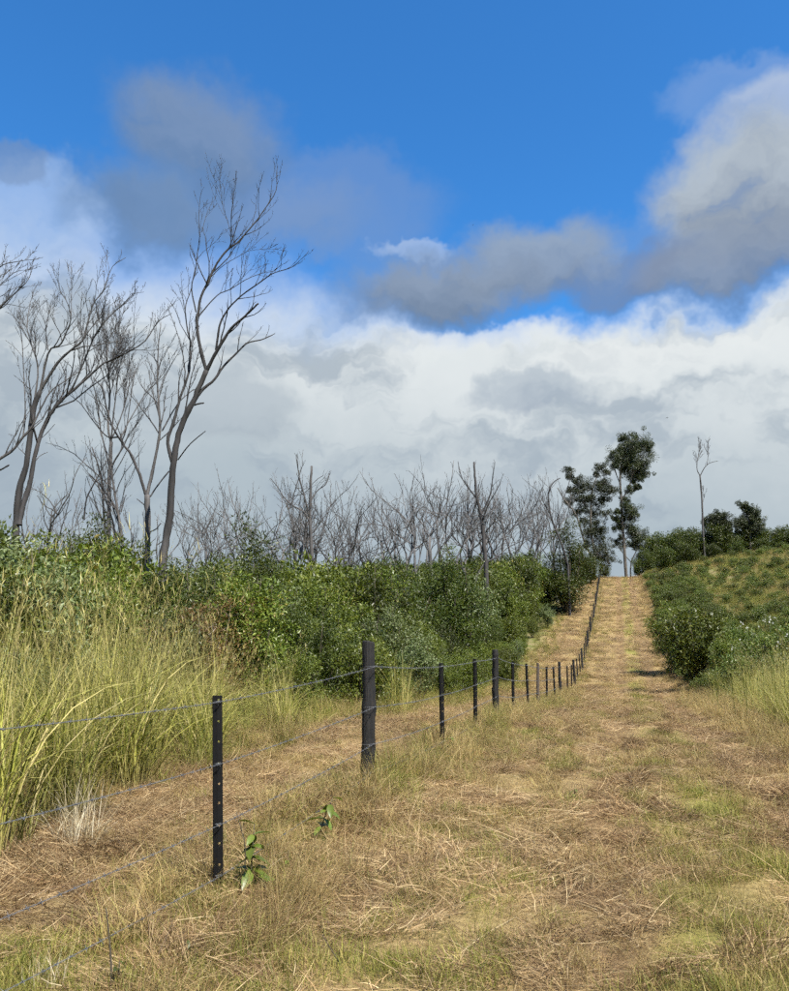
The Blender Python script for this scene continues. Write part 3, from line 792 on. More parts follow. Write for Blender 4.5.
# ------------------------------------------------------------------ dead trees
def sprout(T, path, rad, g, level, up=0.35, dens=1.0, reach=0.45, spread=(.35, .85), minr=.0035):
    """grows side twigs from a limb"""
    seg = np.linalg.norm(np.diff(path, axis=0), axis=1); L = seg.sum()
    n = max(1, int(dens * (3 + L * (1.6 if level == 0 else 2.6))))
    if level > 1: n = int(min(n, 5))
    cum = np.concatenate([[0], np.cumsum(seg)]) / L
    for k in range(n):
        t = 0.28 + 0.7 * (k + g.uniform(0, 1)) / n
        if t > .99: continue
        i = min(len(path) - 2, int(np.searchsorted(cum, t) - 1)); i = max(i, 0)
        f = (t - cum[i]) / max(cum[i + 1] - cum[i], 1e-6)
        p = path[i] * (1 - f) + path[i + 1] * f; r = rad[i] * (1 - f) + rad[i + 1] * f
        tan = path[i + 1] - path[i]; tan /= np.linalg.norm(tan) + 1e-9
        side = np.cross(tan, g.normal(size=3)); side /= np.linalg.norm(side) + 1e-9
        a = g.uniform(*spread)
        d = tan * math.cos(a) + side * math.sin(a); d[2] += up; d /= np.linalg.norm(d)
        l = L * reach * (1.08 - .55 * t) * g.uniform(.55, 1.15)
        l *= 1 - .55 * t ** 4
        if level >= 1: l = min(l, 1.9)
        m = 5 if level < 2 else 3
        q = [p]; dd = d.copy()
        for s in range(m):
            dd = dd + g.normal(0, .16, 3) + np.array((0, 0, up * .28)); dd /= np.linalg.norm(dd)
            q.append(q[-1] + dd * l / m)
        q = np.array(q); r0 = max(min(r * .62, .012 + l * .011), minr)
        rr = np.linspace(r0, max(minr * .7, r0 * .25), len(q))
        T.add(q, rr, 4 if r0 > .012 else 3, cap=False)
        if level < 2: sprout(T, q, rr, g, level + 1, up, dens * .85, reach * .9, spread, minr)

def traced_tree(name, label, D, base_px, limbs, mat, seed, group=None, dens=1.7, minr=.0055, slim=.66):
    """limbs: list of (pixel polyline, start radius, end radius, depth drift, twig density); the first is the trunk"""
    g = np.random.default_rng(seed)
    b = at(base_px[0], base_px[1], D); z0 = gz(b[0], b[1])
    t = thing(name, label, 'tree', (b[0], b[1], z0), 0, 1.0, group)
    org = np.array((b[0], b[1], z0))
    done = []
    for k, lb in enumerate(limbs):
        poly, r0, r1, drift, tw = lb[:5]
        m_ = M[lb[5]] if len(lb) > 5 else mat
        p0 = np.array(poly[0], float)
        # depth at the attachment: nearest point of an earlier limb
        d0 = D
        if k:
            best = 1e9
            for pp, dd in done:
                q = np.linalg.norm(pp - p0, axis=1); j = int(q.argmin())
                if q[j] < best: best = q[j]; d0 = dd[j]
        n = max(6, len(poly) * 3)
        pp = resample(np.array(poly, float), n)
        plen = np.linalg.norm(np.diff(pp, axis=0), axis=1).sum() * D / FPX
        dd = d0 + drift * plen * np.linspace(0, 1, n) ** 1.1
        done.append((pp, dd))
        W = np.array([at(a[0], a[1], q) for a, q in zip(pp, dd)]) - org
        if k == 0: W = np.vstack([np.array((W[0][0] * .3, W[0][1] * .3, -.25)), W]) if W[0][2] > .3 else W
        m = len(W)
        r0 *= slim; rad = r0 + (r1 * min(1, slim * 1.2) - r0) * np.linspace(0, 1, m) ** .8
        if k == 0: rad[0] *= 1.15
        rad = rad * (1 + .07 * g.normal(size=m).clip(-1.5, 1.5))
        # knotty, slightly wandering wood
        W[1:] += g.normal(0, .012, (m - 1, 3)) * min(1, r0 * 6)
        T = Tubes(); T.add(W, rad, 9 if r0 > .08 else 7 if r0 > .03 else 5)
        if tw: sprout(T, W, rad, g, 0 if plen > 2.5 else 1, .33, tw * dens, .40 if plen > 3 else .6, (.3, .8), minr)
        obj('trunk' if k == 0 else 'branch', T.mesh('trunk' if k == 0 else 'branch', m_), t)
    return t

DD = 'bark_dark'; GG = 'bark_grey'
def build_near_dead():
    A = [
        ([(164, 552), (168, 530), (170, 513), (172, 484), (173.3, 464), (177.7, 440), (183, 422), (192, 404), (199, 388), (206.5, 371)], .20, .10, 0.0, 0),
        ([(206.5, 371), (201, 351), (198, 335), (197, 318), (198.6, 312), (200.7, 298), (208.8, 280), (217, 263.6), (228, 249), (237, 243), (247, 232), (259.5, 217), (267.6, 205), (274.7, 193.6), (276.8, 184.5), (276, 169)], .10, .012, .10, .55),
        ([(206.5, 371), (213, 358), (221, 344), (231, 328.5), (243, 318), (251.4, 310), (258.5, 303)], .10, .035, -.25, .35),
        ([(216, 350), (220, 324), (229, 308), (241, 296), (257.5, 284), (273.7, 273), (290, 268), (300, 260.5), (308, 252)], .06, .008, -.2, .6),
        ([(193, 404), (201, 391), (214, 380), (223, 367), (236.5, 353), (247.6, 343), (263.6, 339), (275, 333.6)], .095, .018, .2, .3),
        ([(173, 464), (167.7, 442), (173, 424), (177.7, 406.6), (182, 393), (189, 371), (190, 351), (190, 341), (186.5, 324), (185.5, 306), (190.6, 290), (195, 268)], .10, .012, .22, .5),
        ([(234, 242), (231, 233), (227, 219), (223, 207), (220, 182), (222, 166)], .022, .006, .2, .55),
        ([(233, 238), (231, 217), (234, 195), (237, 178)], .018, .005, -.2, .5),
        ([(196, 312), (191.6, 288), (195.6, 270), (197.7, 251), (199.7, 235), (198.7, 217), (200.7, 195), (204, 187)], .04, .006, -.1, .5),
        ([(201.7, 232), (207.8, 211), (215, 198.7)], .015, .005, .3, .5),
        ([(199, 316), (208.8, 304), (219, 294), (231, 289), (245, 280), (259.5, 274), (273.7, 271)], .04, .009, .2, .6),
        ([(210, 278), (223, 265.6), (247, 251), (261.6, 238)], .025, .006, .15, .6),
        ([(247, 251), (263.6, 249), (282, 250)], .012, .004, .1, .8),
        ([(274.7, 272), (280, 259.5), (284, 247)], .014, .005, .2, .6),
        ([(177.7, 460), (190, 444), (205.5, 431)], .04, .02, -.2, 0),
        ([(191, 406), (198, 404), (204, 403)], .05, .03, -.3, 0),
        ([(183, 422), (188, 395), (191, 378), (196, 362), (199, 352)], .04, .015, -.1, .5),
    ]
    traced_tree('dead_tree', 'tallest leaning dead tree with a pale trunk and dark bare limbs against the sky', 25, (164, 552), A, M['bark_big'], 1)
    B = [
        ([(147.7, 550), (147.7, 517.5), (147, 495)], .14, .12, 0, 0),
        ([(147, 495), (151, 477.6), (156.6, 451), (160, 429), (159, 406.6), (157.7, 389), (157.7, 362), (159, 340), (161, 322)], .10, .015, .08, .8),
        ([(146.6, 497), (139, 473), (130, 453), (123, 444), (112, 425), (106, 406), (103, 389), (93, 378)], .085, .02, -.12, .5, DD),
        ([(162, 431), (172, 413), (181, 400), (194, 389)], .045, .02, .25, .3, GG),
        ([(120, 440), (127, 425), (135.6, 410), (146, 393), (160, 378), (172, 357), (180, 345)], .04, .008, .3, .6, GG),
        ([(118, 437), (108, 437), (99.6, 429), (91, 418), (80.5, 403.6), (70, 395)], .045, .012, .3, .5, DD),
        ([(150, 497), (158, 485), (169, 471)], .04, .03, .1, 0, DD),
        ([(150, 532), (156, 529), (161, 523)], .035, .02, -.3, 0, DD),
        ([(147, 507), (142, 503), (137, 499)], .03, .02, .2, 0, DD),
        ([(139, 473), (138.6, 450), (138.3, 437)], .02, .008, -.2, .3, GG),
    ]
    traced_tree('dead_tree', 'forked grey dead tree standing just left of the tallest leaning one', 26.5, (147.7, 550), B, M['bark_grey'], 2)
    C = [
        ([(109, 540), (109, 488), (110, 467), (111, 442)], .12, .09, 0, 0),
        ([(111, 442), (108, 425), (110, 393), (108, 367.5), (106, 340), (100, 322), (97, 305)], .08, .01, .1, 1.1),
        ([(111, 445), (113, 420), (116, 395), (118, 370), (117, 345), (120, 322), (119, 300)], .05, .01, -.2, 1.1),
        ([(110, 470), (104, 445), (99, 420), (97, 400), (92, 380), (88, 362)], .05, .01, .25, .7),
        ([(111, 440), (118, 425), (126, 400), (130, 375), (129, 350), (133, 330)], .05, .01, .15, .9),
    ]
    traced_tree('dead_tree', 'slender dead tree with dense upright twigs between the two leaning ones', 30, (109, 540), C, M['bark_grey'], 3, dens=2.2)
    C2 = [
        ([(123, 545), (117.6, 509.5), (114, 488), (112, 467), (121, 450), (122, 442), (127, 425), (131, 395), (135, 370)], .085, .012, .05, .6),
        ([(117.6, 509.5), (107, 495), (99, 484), (89, 474)], .05, .03, .1, 0, DD),
        ([(121, 512), (124, 500), (126, 495)], .04, .02, .1, 0, DD),
    ]
    traced_tree('dead_tree', 'thin crooked dead trunk with a snapped side limb left of the forked tree', 28, (123, 545), C2, M['bark_grey'], 4)
    C3 = [([(105, 535), (103, 499), (99.6, 471), (92, 447)], .07, .03, .05, .2), ([(84, 520), (85, 508), (88, 495), (97, 478), (107, 460)], .05, .025, .0, .2)]
    traced_tree('dead_tree', 'short broken dead snag left of the slender twiggy tree', 29, (105, 535), C3, M['bark_dark'], 5)
    Dt = [
        ([(16, 530), (17, 509.5), (20, 486), (26.5, 465), (30.7, 431), (34, 408), (40, 391)], .17, .10, 0, 0),
        ([(40, 391), (49, 376), (59, 361), (70, 350.6), (82.6, 340), (87, 326), (93, 304), (103.5, 290), (111.6, 267.6), (126, 257.5)], .09, .010, -.08, .6, GG),
        ([(19, 525), (22, 509.5), (29.7, 484), (34, 461), (39, 439.6), (46.6, 420.5), (56, 405.7), (70, 393), (85, 380), (101.7, 365), (118.6, 357), (144, 342), (158, 322), (172, 313)], .15, .012, .12, .5, DD),
        ([(28, 458), (23, 452), (17, 446), (13, 435)], .03, .008, .3, .3, GG),
        ([(23, 437), (25.4, 414), (24, 382), (22, 340), (20, 326), (19, 308)], .04, .008, .2, .5, GG),
        ([(33, 410), (38, 370), (32, 346), (27, 326.5), (30, 304), (34, 292)], .05, .008, .25, .9, GG),
        ([(40, 391), (48.7, 352), (60, 345), (67, 330.5), (71, 318), (67, 302), (59, 288), (58, 263.6)], .06, .007, -.25, .6, GG),
        ([(71, 318), (71.5, 292), (71, 265.6)], .022, .006, .2, .6, GG),
        ([(48, 350), (46, 330), (50, 310), (56, 296)], .03, .006, .3, .9, GG),
        ([(70, 393), (84, 362), (95, 335), (108, 318), (122, 305), (134, 294), (144, 292)], .05, .008, -.2, .8, GG),
        ([(56, 405), (75, 383), (84, 350), (80, 330), (78, 318)], .045, .008, .3, .7, GG),
        ([(39, 440), (46, 434), (55, 424)], .025, .012, .2, 0, DD),
        ([(34, 463), (40, 456), (48, 452)], .025, .012, .3, 0, GG),
        ([(118, 357), (116, 335), (112, 318)], .025, .006, .2, 1.0, GG),
    ]
    traced_tree('dead_tree', 'twin-stemmed pale dead tree leaning right near the left edge', 25.5, (16, 530), Dt, M['bark_big'], 6, dens=2.1)
    Et = [
        ([(-70, 535), (-62, 500), (-52, 470), (-45, 440), (-40, 410)], .2, .13, 0, 0),
        ([(-60, 495), (-30, 475), (0, 458.6), (12.7, 450), (23, 437), (31.8, 427), (42, 406), (51, 391), (63.6, 382), (85, 367.5)], .09, .012, .05, .5, GG),
        ([(-40, 410), (-30, 370), (-16, 330), (0, 308), (16, 292), (28, 280), (33.5, 265.6)], .07, .008, .05, .9, GG),
        ([(-30, 370), (-25, 320), (-12, 285), (0, 266.6), (16, 261.6), (38.5, 259)], .06, .008, -.1, .8, GG),
        ([(-16, 330), (-8, 297), (0, 285), (16, 271.7), (32, 269.7)], .03, .007, .1, .8, GG),
        ([(-62, 500), (-25, 480), (0, 470), (9, 465)], .05, .03, -.1, 0, DD),
        ([(-20, 335), (0, 306), (22, 307), (30, 309)], .02, .006, .1, .3, GG),
        ([(-45, 440), (-55, 380), (-58, 330), (-50, 280)], .08, .012, .1, .9, GG),
    ]
    traced_tree('dead_tree', 'dead tree whose bare limbs reach into the picture from the left edge', 22, (-70, 535), Et, M['bark_grey'], 7)
build_near_dead()

# far dead trees: a few grown forms, copied along the row
def grown_dead(seed):
    g = np.random.default_rng(seed); H = 10.0
    parts = []
    def limb(p, d, L, r, up, n=7, wig=.17):
        q = [p]; dd = d / np.linalg.norm(d)
        for s in range(n):
            dd = dd + g.normal(0, wig, 3) + np.array((0, 0, up)); dd /= np.linalg.norm(dd); q.append(q[-1] + dd * L / n)
        return np.array(q), np.linspace(r, r * .3, n + 1)
    tl = H * g.uniform(.30, .62)
    trunk, tr = limb(np.array((0, 0, -.2)), np.array((g.normal(0, .2), g.normal(0, .2), 1)), tl, .15, .05, 7, .07)
    tr = np.linspace(.10, .06, len(trunk))
    T = Tubes(); T.add(trunk, tr, 7); parts.append(('trunk', T))
    nl = g.integers(3, 6)
    for k in range(nl):
        T = Tubes()
        a = k * 2.2 + g.uniform(-.6, .6)
        i = len(trunk) - 1 - (k % 3 if k > 1 else 0)
        l, r = limb(trunk[i], np.array((math.cos(a) * .5, math.sin(a) * .5, 1.0)), (H - tl) * g.uniform(.5, 1.25), .042, .10, 9, .24)
        T.add(l, r, 5)
        for j in range(2):
            i2 = g.integers(2, 6); s, sr = limb(l[i2], np.array((g.normal(0, .7), g.normal(0, .7), .7)), (H - tl) * g.uniform(.3, .6), .026, .10, 7, .25)
            T.add(s, sr, 4); sprout(T, s, sr, g, 1, .3, .38, .5, (.3, .8), .009)
        sprout(T, l, r, g, 1, .3, .42, .34, (.3, .8), .009)
        parts.append(('branch', T))
    k = [(n, T.mesh(n, M['bark_grey'] if seed % 3 == 0 else M['bark_far'])) for n, T in parts]
    top = max(max(v[2] for v in np.concatenate(T.v)) for n, T in parts)
    return k, top
FAR = [grown_dead(900 + i) for i in range(14)]
def far_dead(px, ytop, D, i, label, group, slim=1.0):
    p = at(px, 600, D); z0 = gz(p[0], p[1]); h = at(px, ytop, D)[2] - z0
    parts, top = FAR[i % len(FAR)]; s = h / top
    t = thing('dead_tree', label, 'tree', (p[0], p[1], z0), random.uniform(0, 6.28), (s * slim, s * slim, s), group)
    for n, me in parts: obj(n, me, t)
def far_where(px):
    return ('among the big leaning dead trees' if px < 200 else 'around the dark pointed sapling' if px < 290 else 'by the blunt upright snag' if px < 345
            else 'right of the blunt snag' if px < 460 else 'by the straight thick dark trunk' if px < 500 else 'next to the leaning gum tree')
def build_far_dead():
    row = [(205, 474), (224, 488), (246, 478), (268, 470), (283, 486), (302, 452), (318, 470), (331, 482), (347, 500), (362, 488), (378, 492), (388, 478), (399, 468), (412, 490), (424, 482), (440, 466), (456, 452), (466, 470), (487, 472), (497, 486), (508, 478), (518, 466), (530, 478), (541, 484), (552, 470), (236, 470), (276, 462), (292, 474), (324, 490), (355, 482), (394, 484), (418, 470), (432, 476), (448, 460), (463, 464), (481, 476), (503, 470), (524, 474), (536, 468)]
    row += [(px + 6, yt + 12) for px, yt in row[::3]]
    for k, (px, yt) in enumerate(row):
        far_dead(px, yt + random.uniform(-8, 12), random.uniform(62, 84) if px < 470 else random.uniform(88, 104), k * 4 + k // 9, 'bare crooked dead tree in the far row ' + far_where(px), 'dead trees in the far row ' + far_where(px), random.uniform(.8, 1.15))
    low = [(40, 478), (52, 486), (66, 468), (88, 486), (130, 492), (182, 482), (193, 492), (216, 500), (258, 500), (292, 500), (372, 508), (432, 505), (502, 505), (535, 503)]
    for k, (px, yt) in enumerate(low):
        far_dead(px, yt + random.uniform(-4, 4), random.uniform(92, 105) if px > 470 else random.uniform(66, 95) if px > 200 else random.uniform(45, 60), k * 5 + 2, 'small bare dead tree low in the background ' + far_where(px), 'low dead trees ' + far_where(px), random.uniform(.7, 1.0))
    S = [([(486, 562), (484, 545), (482.7, 526), (480, 510), (476, 494), (475, 478), (474, 462)], .20, .07, 0, .12), ([(478, 500), (470, 490), (462, 478), (458, 462)], .09, .02, .1, .6), ([(481, 515), (490, 495), (493, 475), (495, 462)], .08, .02, -.1, .6)]
    traced_tree('dead_tree', 'straight thick dark dead trunk rising in the middle of the far row', 60, (486, 562), S, M['bark_dark'], 31, None, 1, .012, .9)
    S = [([(312, 560), (311, 540), (310, 522), (310.5, 490), (311.5, 466)], .20, .09, 0, 0), ([(310, 522), (304, 512), (292, 505), (283, 496), (277, 486), (270, 478)], .12, .02, .1, .7), ([(309, 515), (304, 495), (300, 480), (297, 462), (296, 455)], .11, .02, -.1, .7), ([(311, 500), (318, 490), (326, 484), (329, 474)], .08, .02, .2, .6)]
    traced_tree('dead_tree', 'broad dead tree with a blunt upright snag at its centre in the far row', 64, (312, 560), S, M['bark_grey'], 32, None, 1, .012, .9)
    S = [([(568, 565), (560, 540), (552, 520), (549, 505), (549, 492), (553, 483), (560, 478)], .13, .05, 0, .25), ([(551, 515), (545, 505), (541, 498)], .08, .03, .1, .6)]
    traced_tree('dead_tree', 'hooked dead trunk bending over beside the leaning gum tree', 80, (568, 565), S, M['bark_dark'], 33, None, 1, .014, .9)
    S = [([(703, 530), (702.5, 515), (702, 499), (700, 476)], .17, .11, 0, 0), ([(700, 476), (697, 469), (697.5, 460), (699, 453), (700, 446), (698, 438)], .09, .02, .1, .8), ([(700, 476), (704.6, 467.6), (710, 463), (717, 461)], .09, .03, -.1, .2), ([(707, 465.5), (708, 456), (708, 446), (709, 438)], .06, .02, .1, .9), ([(702, 505), (704, 497), (703, 488)], .04, .02, .3, .5)]
    traced_tree('dead_tree', 'lone bare dead tree standing on the crest at right', 112, (703, 535), S, M['bark_grey'], 34, None, 1.9, .012, .85)
build_far_dead()

# ------------------------------------------------------------------ living gum trees on the crest
def gum(label, D, base_px, stems, blobs, seed, L=.17, W=.065, per=120):
    g = np.random.default_rng(seed)
    b = at(base_px[0], base_px[1], D); z0 = gz(b[0], b[1]); org = np.array((b[0], b[1], z0))
    t = thing('gum_tree', label, 'tree', org)
    fw = np.array((-math.sin(YAW), math.cos(YAW), 0))
    for k, (poly, r0, r1) in enumerate(stems):
        n = len(poly) * 3; pp = resample(np.array(poly, float), n)
        W_ = np.array([at(a[0], a[1], D) for a in pp]) - org
        if k: W_ += fw * np.linspace(0, g.normal(0, 1.2), n)[:, None]
        else: W_[0][2] = min(W_[0][2], -.3)
        T = Tubes(); rad = np.linspace(r0, r1, n); T.add(W_, rad, 8 if k == 0 else 6)
        if k: sprout(T, W_, rad, g, 1, .3, .5, .3, (.4, .9), .02)
        obj('trunk' if k == 0 else 'branch', T.mesh('trunk', M['bark_gum']), t)
    C = []; R = []; T = Tubes()
    for (px, py, r) in blobs:
        rm = r * 1.2 * D / FPX
        c0 = at(px, py, D) - org + fw * g.normal(0, rm * .5)
        m = max(9, int(12 + rm * rm * 16))
        for j in range(m):
            d = g.normal(size=3) * np.array((.74, .74, .56)) * rm
            c = c0 + d; C.append(c); R.append(rm * g.uniform(.10, .55) + .14)
            if j % 2: T.add([c0 - np.array((0, 0, rm * .8)), (c0 + c) / 2, c], [.03, .02, .01], 3)
    V, F, r = leaves(np.array(C), np.array(R), per, L, W, g, up=-.35, flat=.95)
    obj('crown', mesh_np('crown', V, F, M['leaf_gum'], {'rnd': r}), t)
    obj('twigs', T.mesh('twigs', M['bark_gum']), t)['kind'] = 'stuff'
gum('tall slender gum tree with a dense crown at the head of the track', 116, (626.4, 577),
    [([(626.4, 577), (625, 560), (624, 544), (622.5, 525), (621.6, 508.7), (621, 495), (620, 478.5), (622, 465), (625, 450)], .24, .12),
     ([(622, 500), (628.7, 487), (632, 475), (636, 462), (640, 452)], .12, .05), ([(620.5, 485), (617, 472), (616, 462)], .09, .04), ([(625, 452), (630, 443), (640, 440)], .08, .03), ([(623, 530), (629, 518), (632, 508)], .07, .03), ([(624, 540), (634, 535), (640, 533)], .06, .03)],
    [(634, 441, 6), (642, 443, 6), (648, 447, 4), (624, 437, 3.5), (630, 449, 6), (622, 449, 4), (617, 457, 5), (615, 464, 5), (625, 459, 7), (634, 458, 8), (641, 463, 7), (635, 470, 7), (642, 472, 4.5), (626, 467, 5), (637, 478, 3), (637, 487, 2.5), (631, 489, 3), (626, 506, 4), (631, 511, 4.5), (633, 516, 3.5), (625, 518, 4), (617, 519, 2.5), (620, 527, 3.5), (629, 528, 4), (634, 533, 4.5), (638, 540, 4.5), (617, 512, 2.2), (626, 498, 2.8)], 51)
gum('leaning double-stemmed gum tree with an open patchy crown left of the tallest gum', 110, (594, 572),
    [([(594, 572), (595, 555), (592, 540), (590.6, 523), (591.5, 500), (593, 487), (598, 474)], .2, .07),
     ([(593, 560), (584, 542), (575.5, 516), (563, 500), (556, 489)], .15, .06), ([(563, 500), (567, 487), (569, 474)], .07, .03), ([(591, 515), (583, 500), (578, 488)], .07, .03), ([(592, 500), (602, 492), (608, 498)], .06, .03), ([(594, 486), (604, 484), (614, 490)], .05, .03)],
    [(569, 470, 2.6), (568, 477, 2.2), (577, 480, 3), (582, 484, 5), (588, 488, 4), (579, 490, 3.5), (576, 498, 4.5), (572, 490, 2.5), (584, 500, 4), (568, 502, 2.5), (584, 508, 4), (578, 510, 3.5), (590, 497, 4), (599, 484, 5), (604, 482, 3.5), (600, 467, 3), (597, 474, 2.6), (606, 472, 2.2), (603, 490, 4.5), (608, 498, 3.8), (613, 490, 3.8), (598, 503, 4), (594, 512, 4), (604, 514, 3), (584, 521, 3.5), (598, 522, 4.5), (593, 530, 5), (601, 530, 4), (588, 533, 4), (600, 541, 6), (604, 552, 6), (596, 553, 6), (608, 560, 5), (586, 545, 5)], 52, .17, .06, 80)
gum('small gum tree with thin curving stems right of the tallest gum', 120, (634, 575),
    [([(630, 572), (632, 560), (637, 550), (641, 542)], .1, .05), ([(631, 562), (623, 553), (617, 545), (615, 540)], .07, .03), ([(634, 572), (640, 556), (645, 545)], .08, .03)],
    [(642, 536, 4), (648, 540, 4), (638, 545, 3.5), (645, 548, 5), (651, 552, 4), (616, 542, 2.6), (623, 544, 3), (630, 545, 2.5), (641, 556, 3), (620, 538, 2)], 53, .17, .06, 70)
gum('round-topped dark tree above the crest thicket beside the lone dead tree', 114, (718, 545),
    [([(718, 545), (717, 532), (716, 522)], .16, .08), ([(717, 530), (722, 522), (726, 518)], .07, .03)],
    [(712, 519, 4.5), (719, 516, 4.5), (724, 519, 4), (709, 524, 4.5), (717, 524, 5), (727, 526, 4.5), (722, 530, 5)], 54, .19, .075, 100)
gum('tallest dark tree of the crest thicket with a small knob of leaves on top', 115, (750, 545),
    [([(750, 545), (750, 530), (749, 515), (747, 507)], .18, .07), ([(750, 528), (756, 520), (758, 515)], .08, .03), ([(750, 530), (742, 524), (739, 521)], .07, .03)],
    [(746, 506, 3.6), (749, 510, 3), (754, 514, 5), (757, 520, 5), (750, 520, 4.5), (741, 522, 4), (745, 526, 4.5), (753, 527, 5)], 55, .19, .075, 100)

# ------------------------------------------------------------------ fence
def metal_mats():
    m, N, b, out = new_mat('black_steel'); tc = N.n.new('ShaderNodeTexCoord')
    n = N.noise(tc.outputs['Object'], 18, 4, .6)
    N.l.new(N.mix(n, (.003, .003, .0035), (.009, .009, .009)), b.inputs['Base Color']); b.inputs['Roughness'].default_value = .6; b.inputs['Specular IOR Level'].default_value = .2
    M['steel'] = m
    m, N, b, out = new_mat('galvanised_wire'); tc = N.n.new('ShaderNodeTexCoord')
    n = N.noise(tc.outputs['Object'], 9, 3, .6)
    N.l.new(N.mix(n, (.09, .095, .105), (.20, .21, .225)), b.inputs['Base Color']); b.inputs['Roughness'].default_value = .42
    b.inputs['Metallic'].default_value = .25; M['wire'] = m
    m, N, b, out = new_mat('charred_timber'); tc = N.n.new('ShaderNodeTexCoord'); s = N.sep(tc.outputs['Object'])
    n = N.noise(N.comb(N.m('MULTIPLY', s[0], 60.0), N.m('MULTIPLY', s[1], 60.0), N.m('MULTIPLY', s[2], 4.0)), 1.0, 5, .65)
    o = objrand(N)
    c = N.mix(N.smooth(n, .45, .72), (.003, .0028, .0028), (.017, .0145, .013))
    N.l.new(c, b.inputs['Base Color']); b.inputs['Roughness'].default_value = .8
    bp = N.n.new('ShaderNodeBump'); bp.inputs['Strength'].default_value = .8; bp.inputs['Distance'].default_value = .012
    N.l.new(n, bp.inputs['Height']); N.l.new(bp.outputs[0], b.inputs['Normal']); M['timber'] = m
    m, N, b, out = new_mat('weathered_timber'); tc = N.n.new('ShaderNodeTexCoord'); s = N.sep(tc.outputs['Object'])
    n = N.noise(N.comb(N.m('MULTIPLY', s[0], 60.0), N.m('MULTIPLY', s[1], 60.0), N.m('MULTIPLY', s[2], 4.0)), 1.0, 5, .65)
    N.l.new(N.mix(n, (.03, .022, .018), (.13, .10, .075)), b.inputs['Base Color']); b.inputs['Roughness'].default_value = .85; M['timber2'] = m
metal_mats()

FX = -2.6
def picket_mesh():
    H = 1.23; bx = []
    d0 = np.array((math.cos(.45), math.sin(.45), 0)); th = .0055
    up = np.array((0, 0, 1.0))
    def fin(d, r0, r1, z0, z1):
        n = np.array((-d[1], d[0], 0)) * th
        bx.append(box(d * r0 - n / 2 + up * z0, d * (r1 - r0), n, up * (z1 - z0)))
    for a in (2.25, -2.25):
        c, s = math.cos(a), math.sin(a); fin(np.array((d0[0] * c - d0[1] * s, d0[0] * s + d0[1] * c, 0)), .0, .040, -.25, H)
    zs = [-.25]; holes = [1.20, 1.06, .93, .79, .66, .54, .40, .29, .16]
    holes = sorted(holes); hh = .0065
    last = -.25
    for h in holes:
        fin(d0, .002, .037, last, h - hh); fin(d0, .002, .006, h - hh, h + hh); fin(d0, .019, .037, h - hh, h + hh); last = h + hh
    fin(d0, .002, .037, last, H - .002)
    return boxes_mesh('steel_picket', bx, M['steel'])
def timber_mesh(seed, H, r, mat):
    g = np.random.default_rng(seed); n = 16; s = 14; z = np.concatenate([[-.3], np.linspace(0, H, n)])
    prof = r * (1.10 - .16 * np.clip(z / H, 0, 1)) * (1 + .035 * g.normal(size=len(z)))
    cx = np.cumsum(g.normal(0, .004, len(z))); cy = np.cumsum(g.normal(0, .004, len(z)))
    a = np.arange(s) * 2 * math.pi / s; lob = 1 + .07 * np.sin(a * 2 + g.uniform(0, 6)) + .04 * np.sin(a * 5 + g.uniform(0, 6))
    V = []
    for k in range(len(z)):
        rr = prof[k] * lob * (1 + .025 * g.normal(size=s))
        V += [(cx[k] + rr[j] * math.cos(a[j]), cy[k] + rr[j] * math.sin(a[j]), z[k] + (0 if k < len(z) - 1 else .01 * math.sin(a[j]))) for j in range(s)]
    m = len(z)
    i = np.arange(m - 1)[:, None] * s; j = np.arange(s)[None, :]; j2 = (j + 1) % s
    q = np.stack([i + j, i + j2, i + s + j2, i + s + j], -1).reshape(-1, 4)
    # bevelled top
    b = (m - 1) * s; V = np.array(V); topring = V[b:].copy(); c = topring.mean(0); V = np.vstack([V, c + (topring - c) * .86 + np.array((0, 0, .012)), [c + np.array((0, 0, .014))]])
    q2 = np.stack([b + np.arange(s), b + (np.arange(s) + 1) % s, b + s + (np.arange(s) + 1) % s, b + s + np.arange(s)], -1)
    tr = np.stack([b + s + np.arange(s), b + s + (np.arange(s) + 1) % s, np.full(s, b + 2 * s)], -1)
    return mesh_np('timber_post', V, [np.concatenate([q, q2]), tr], mat)

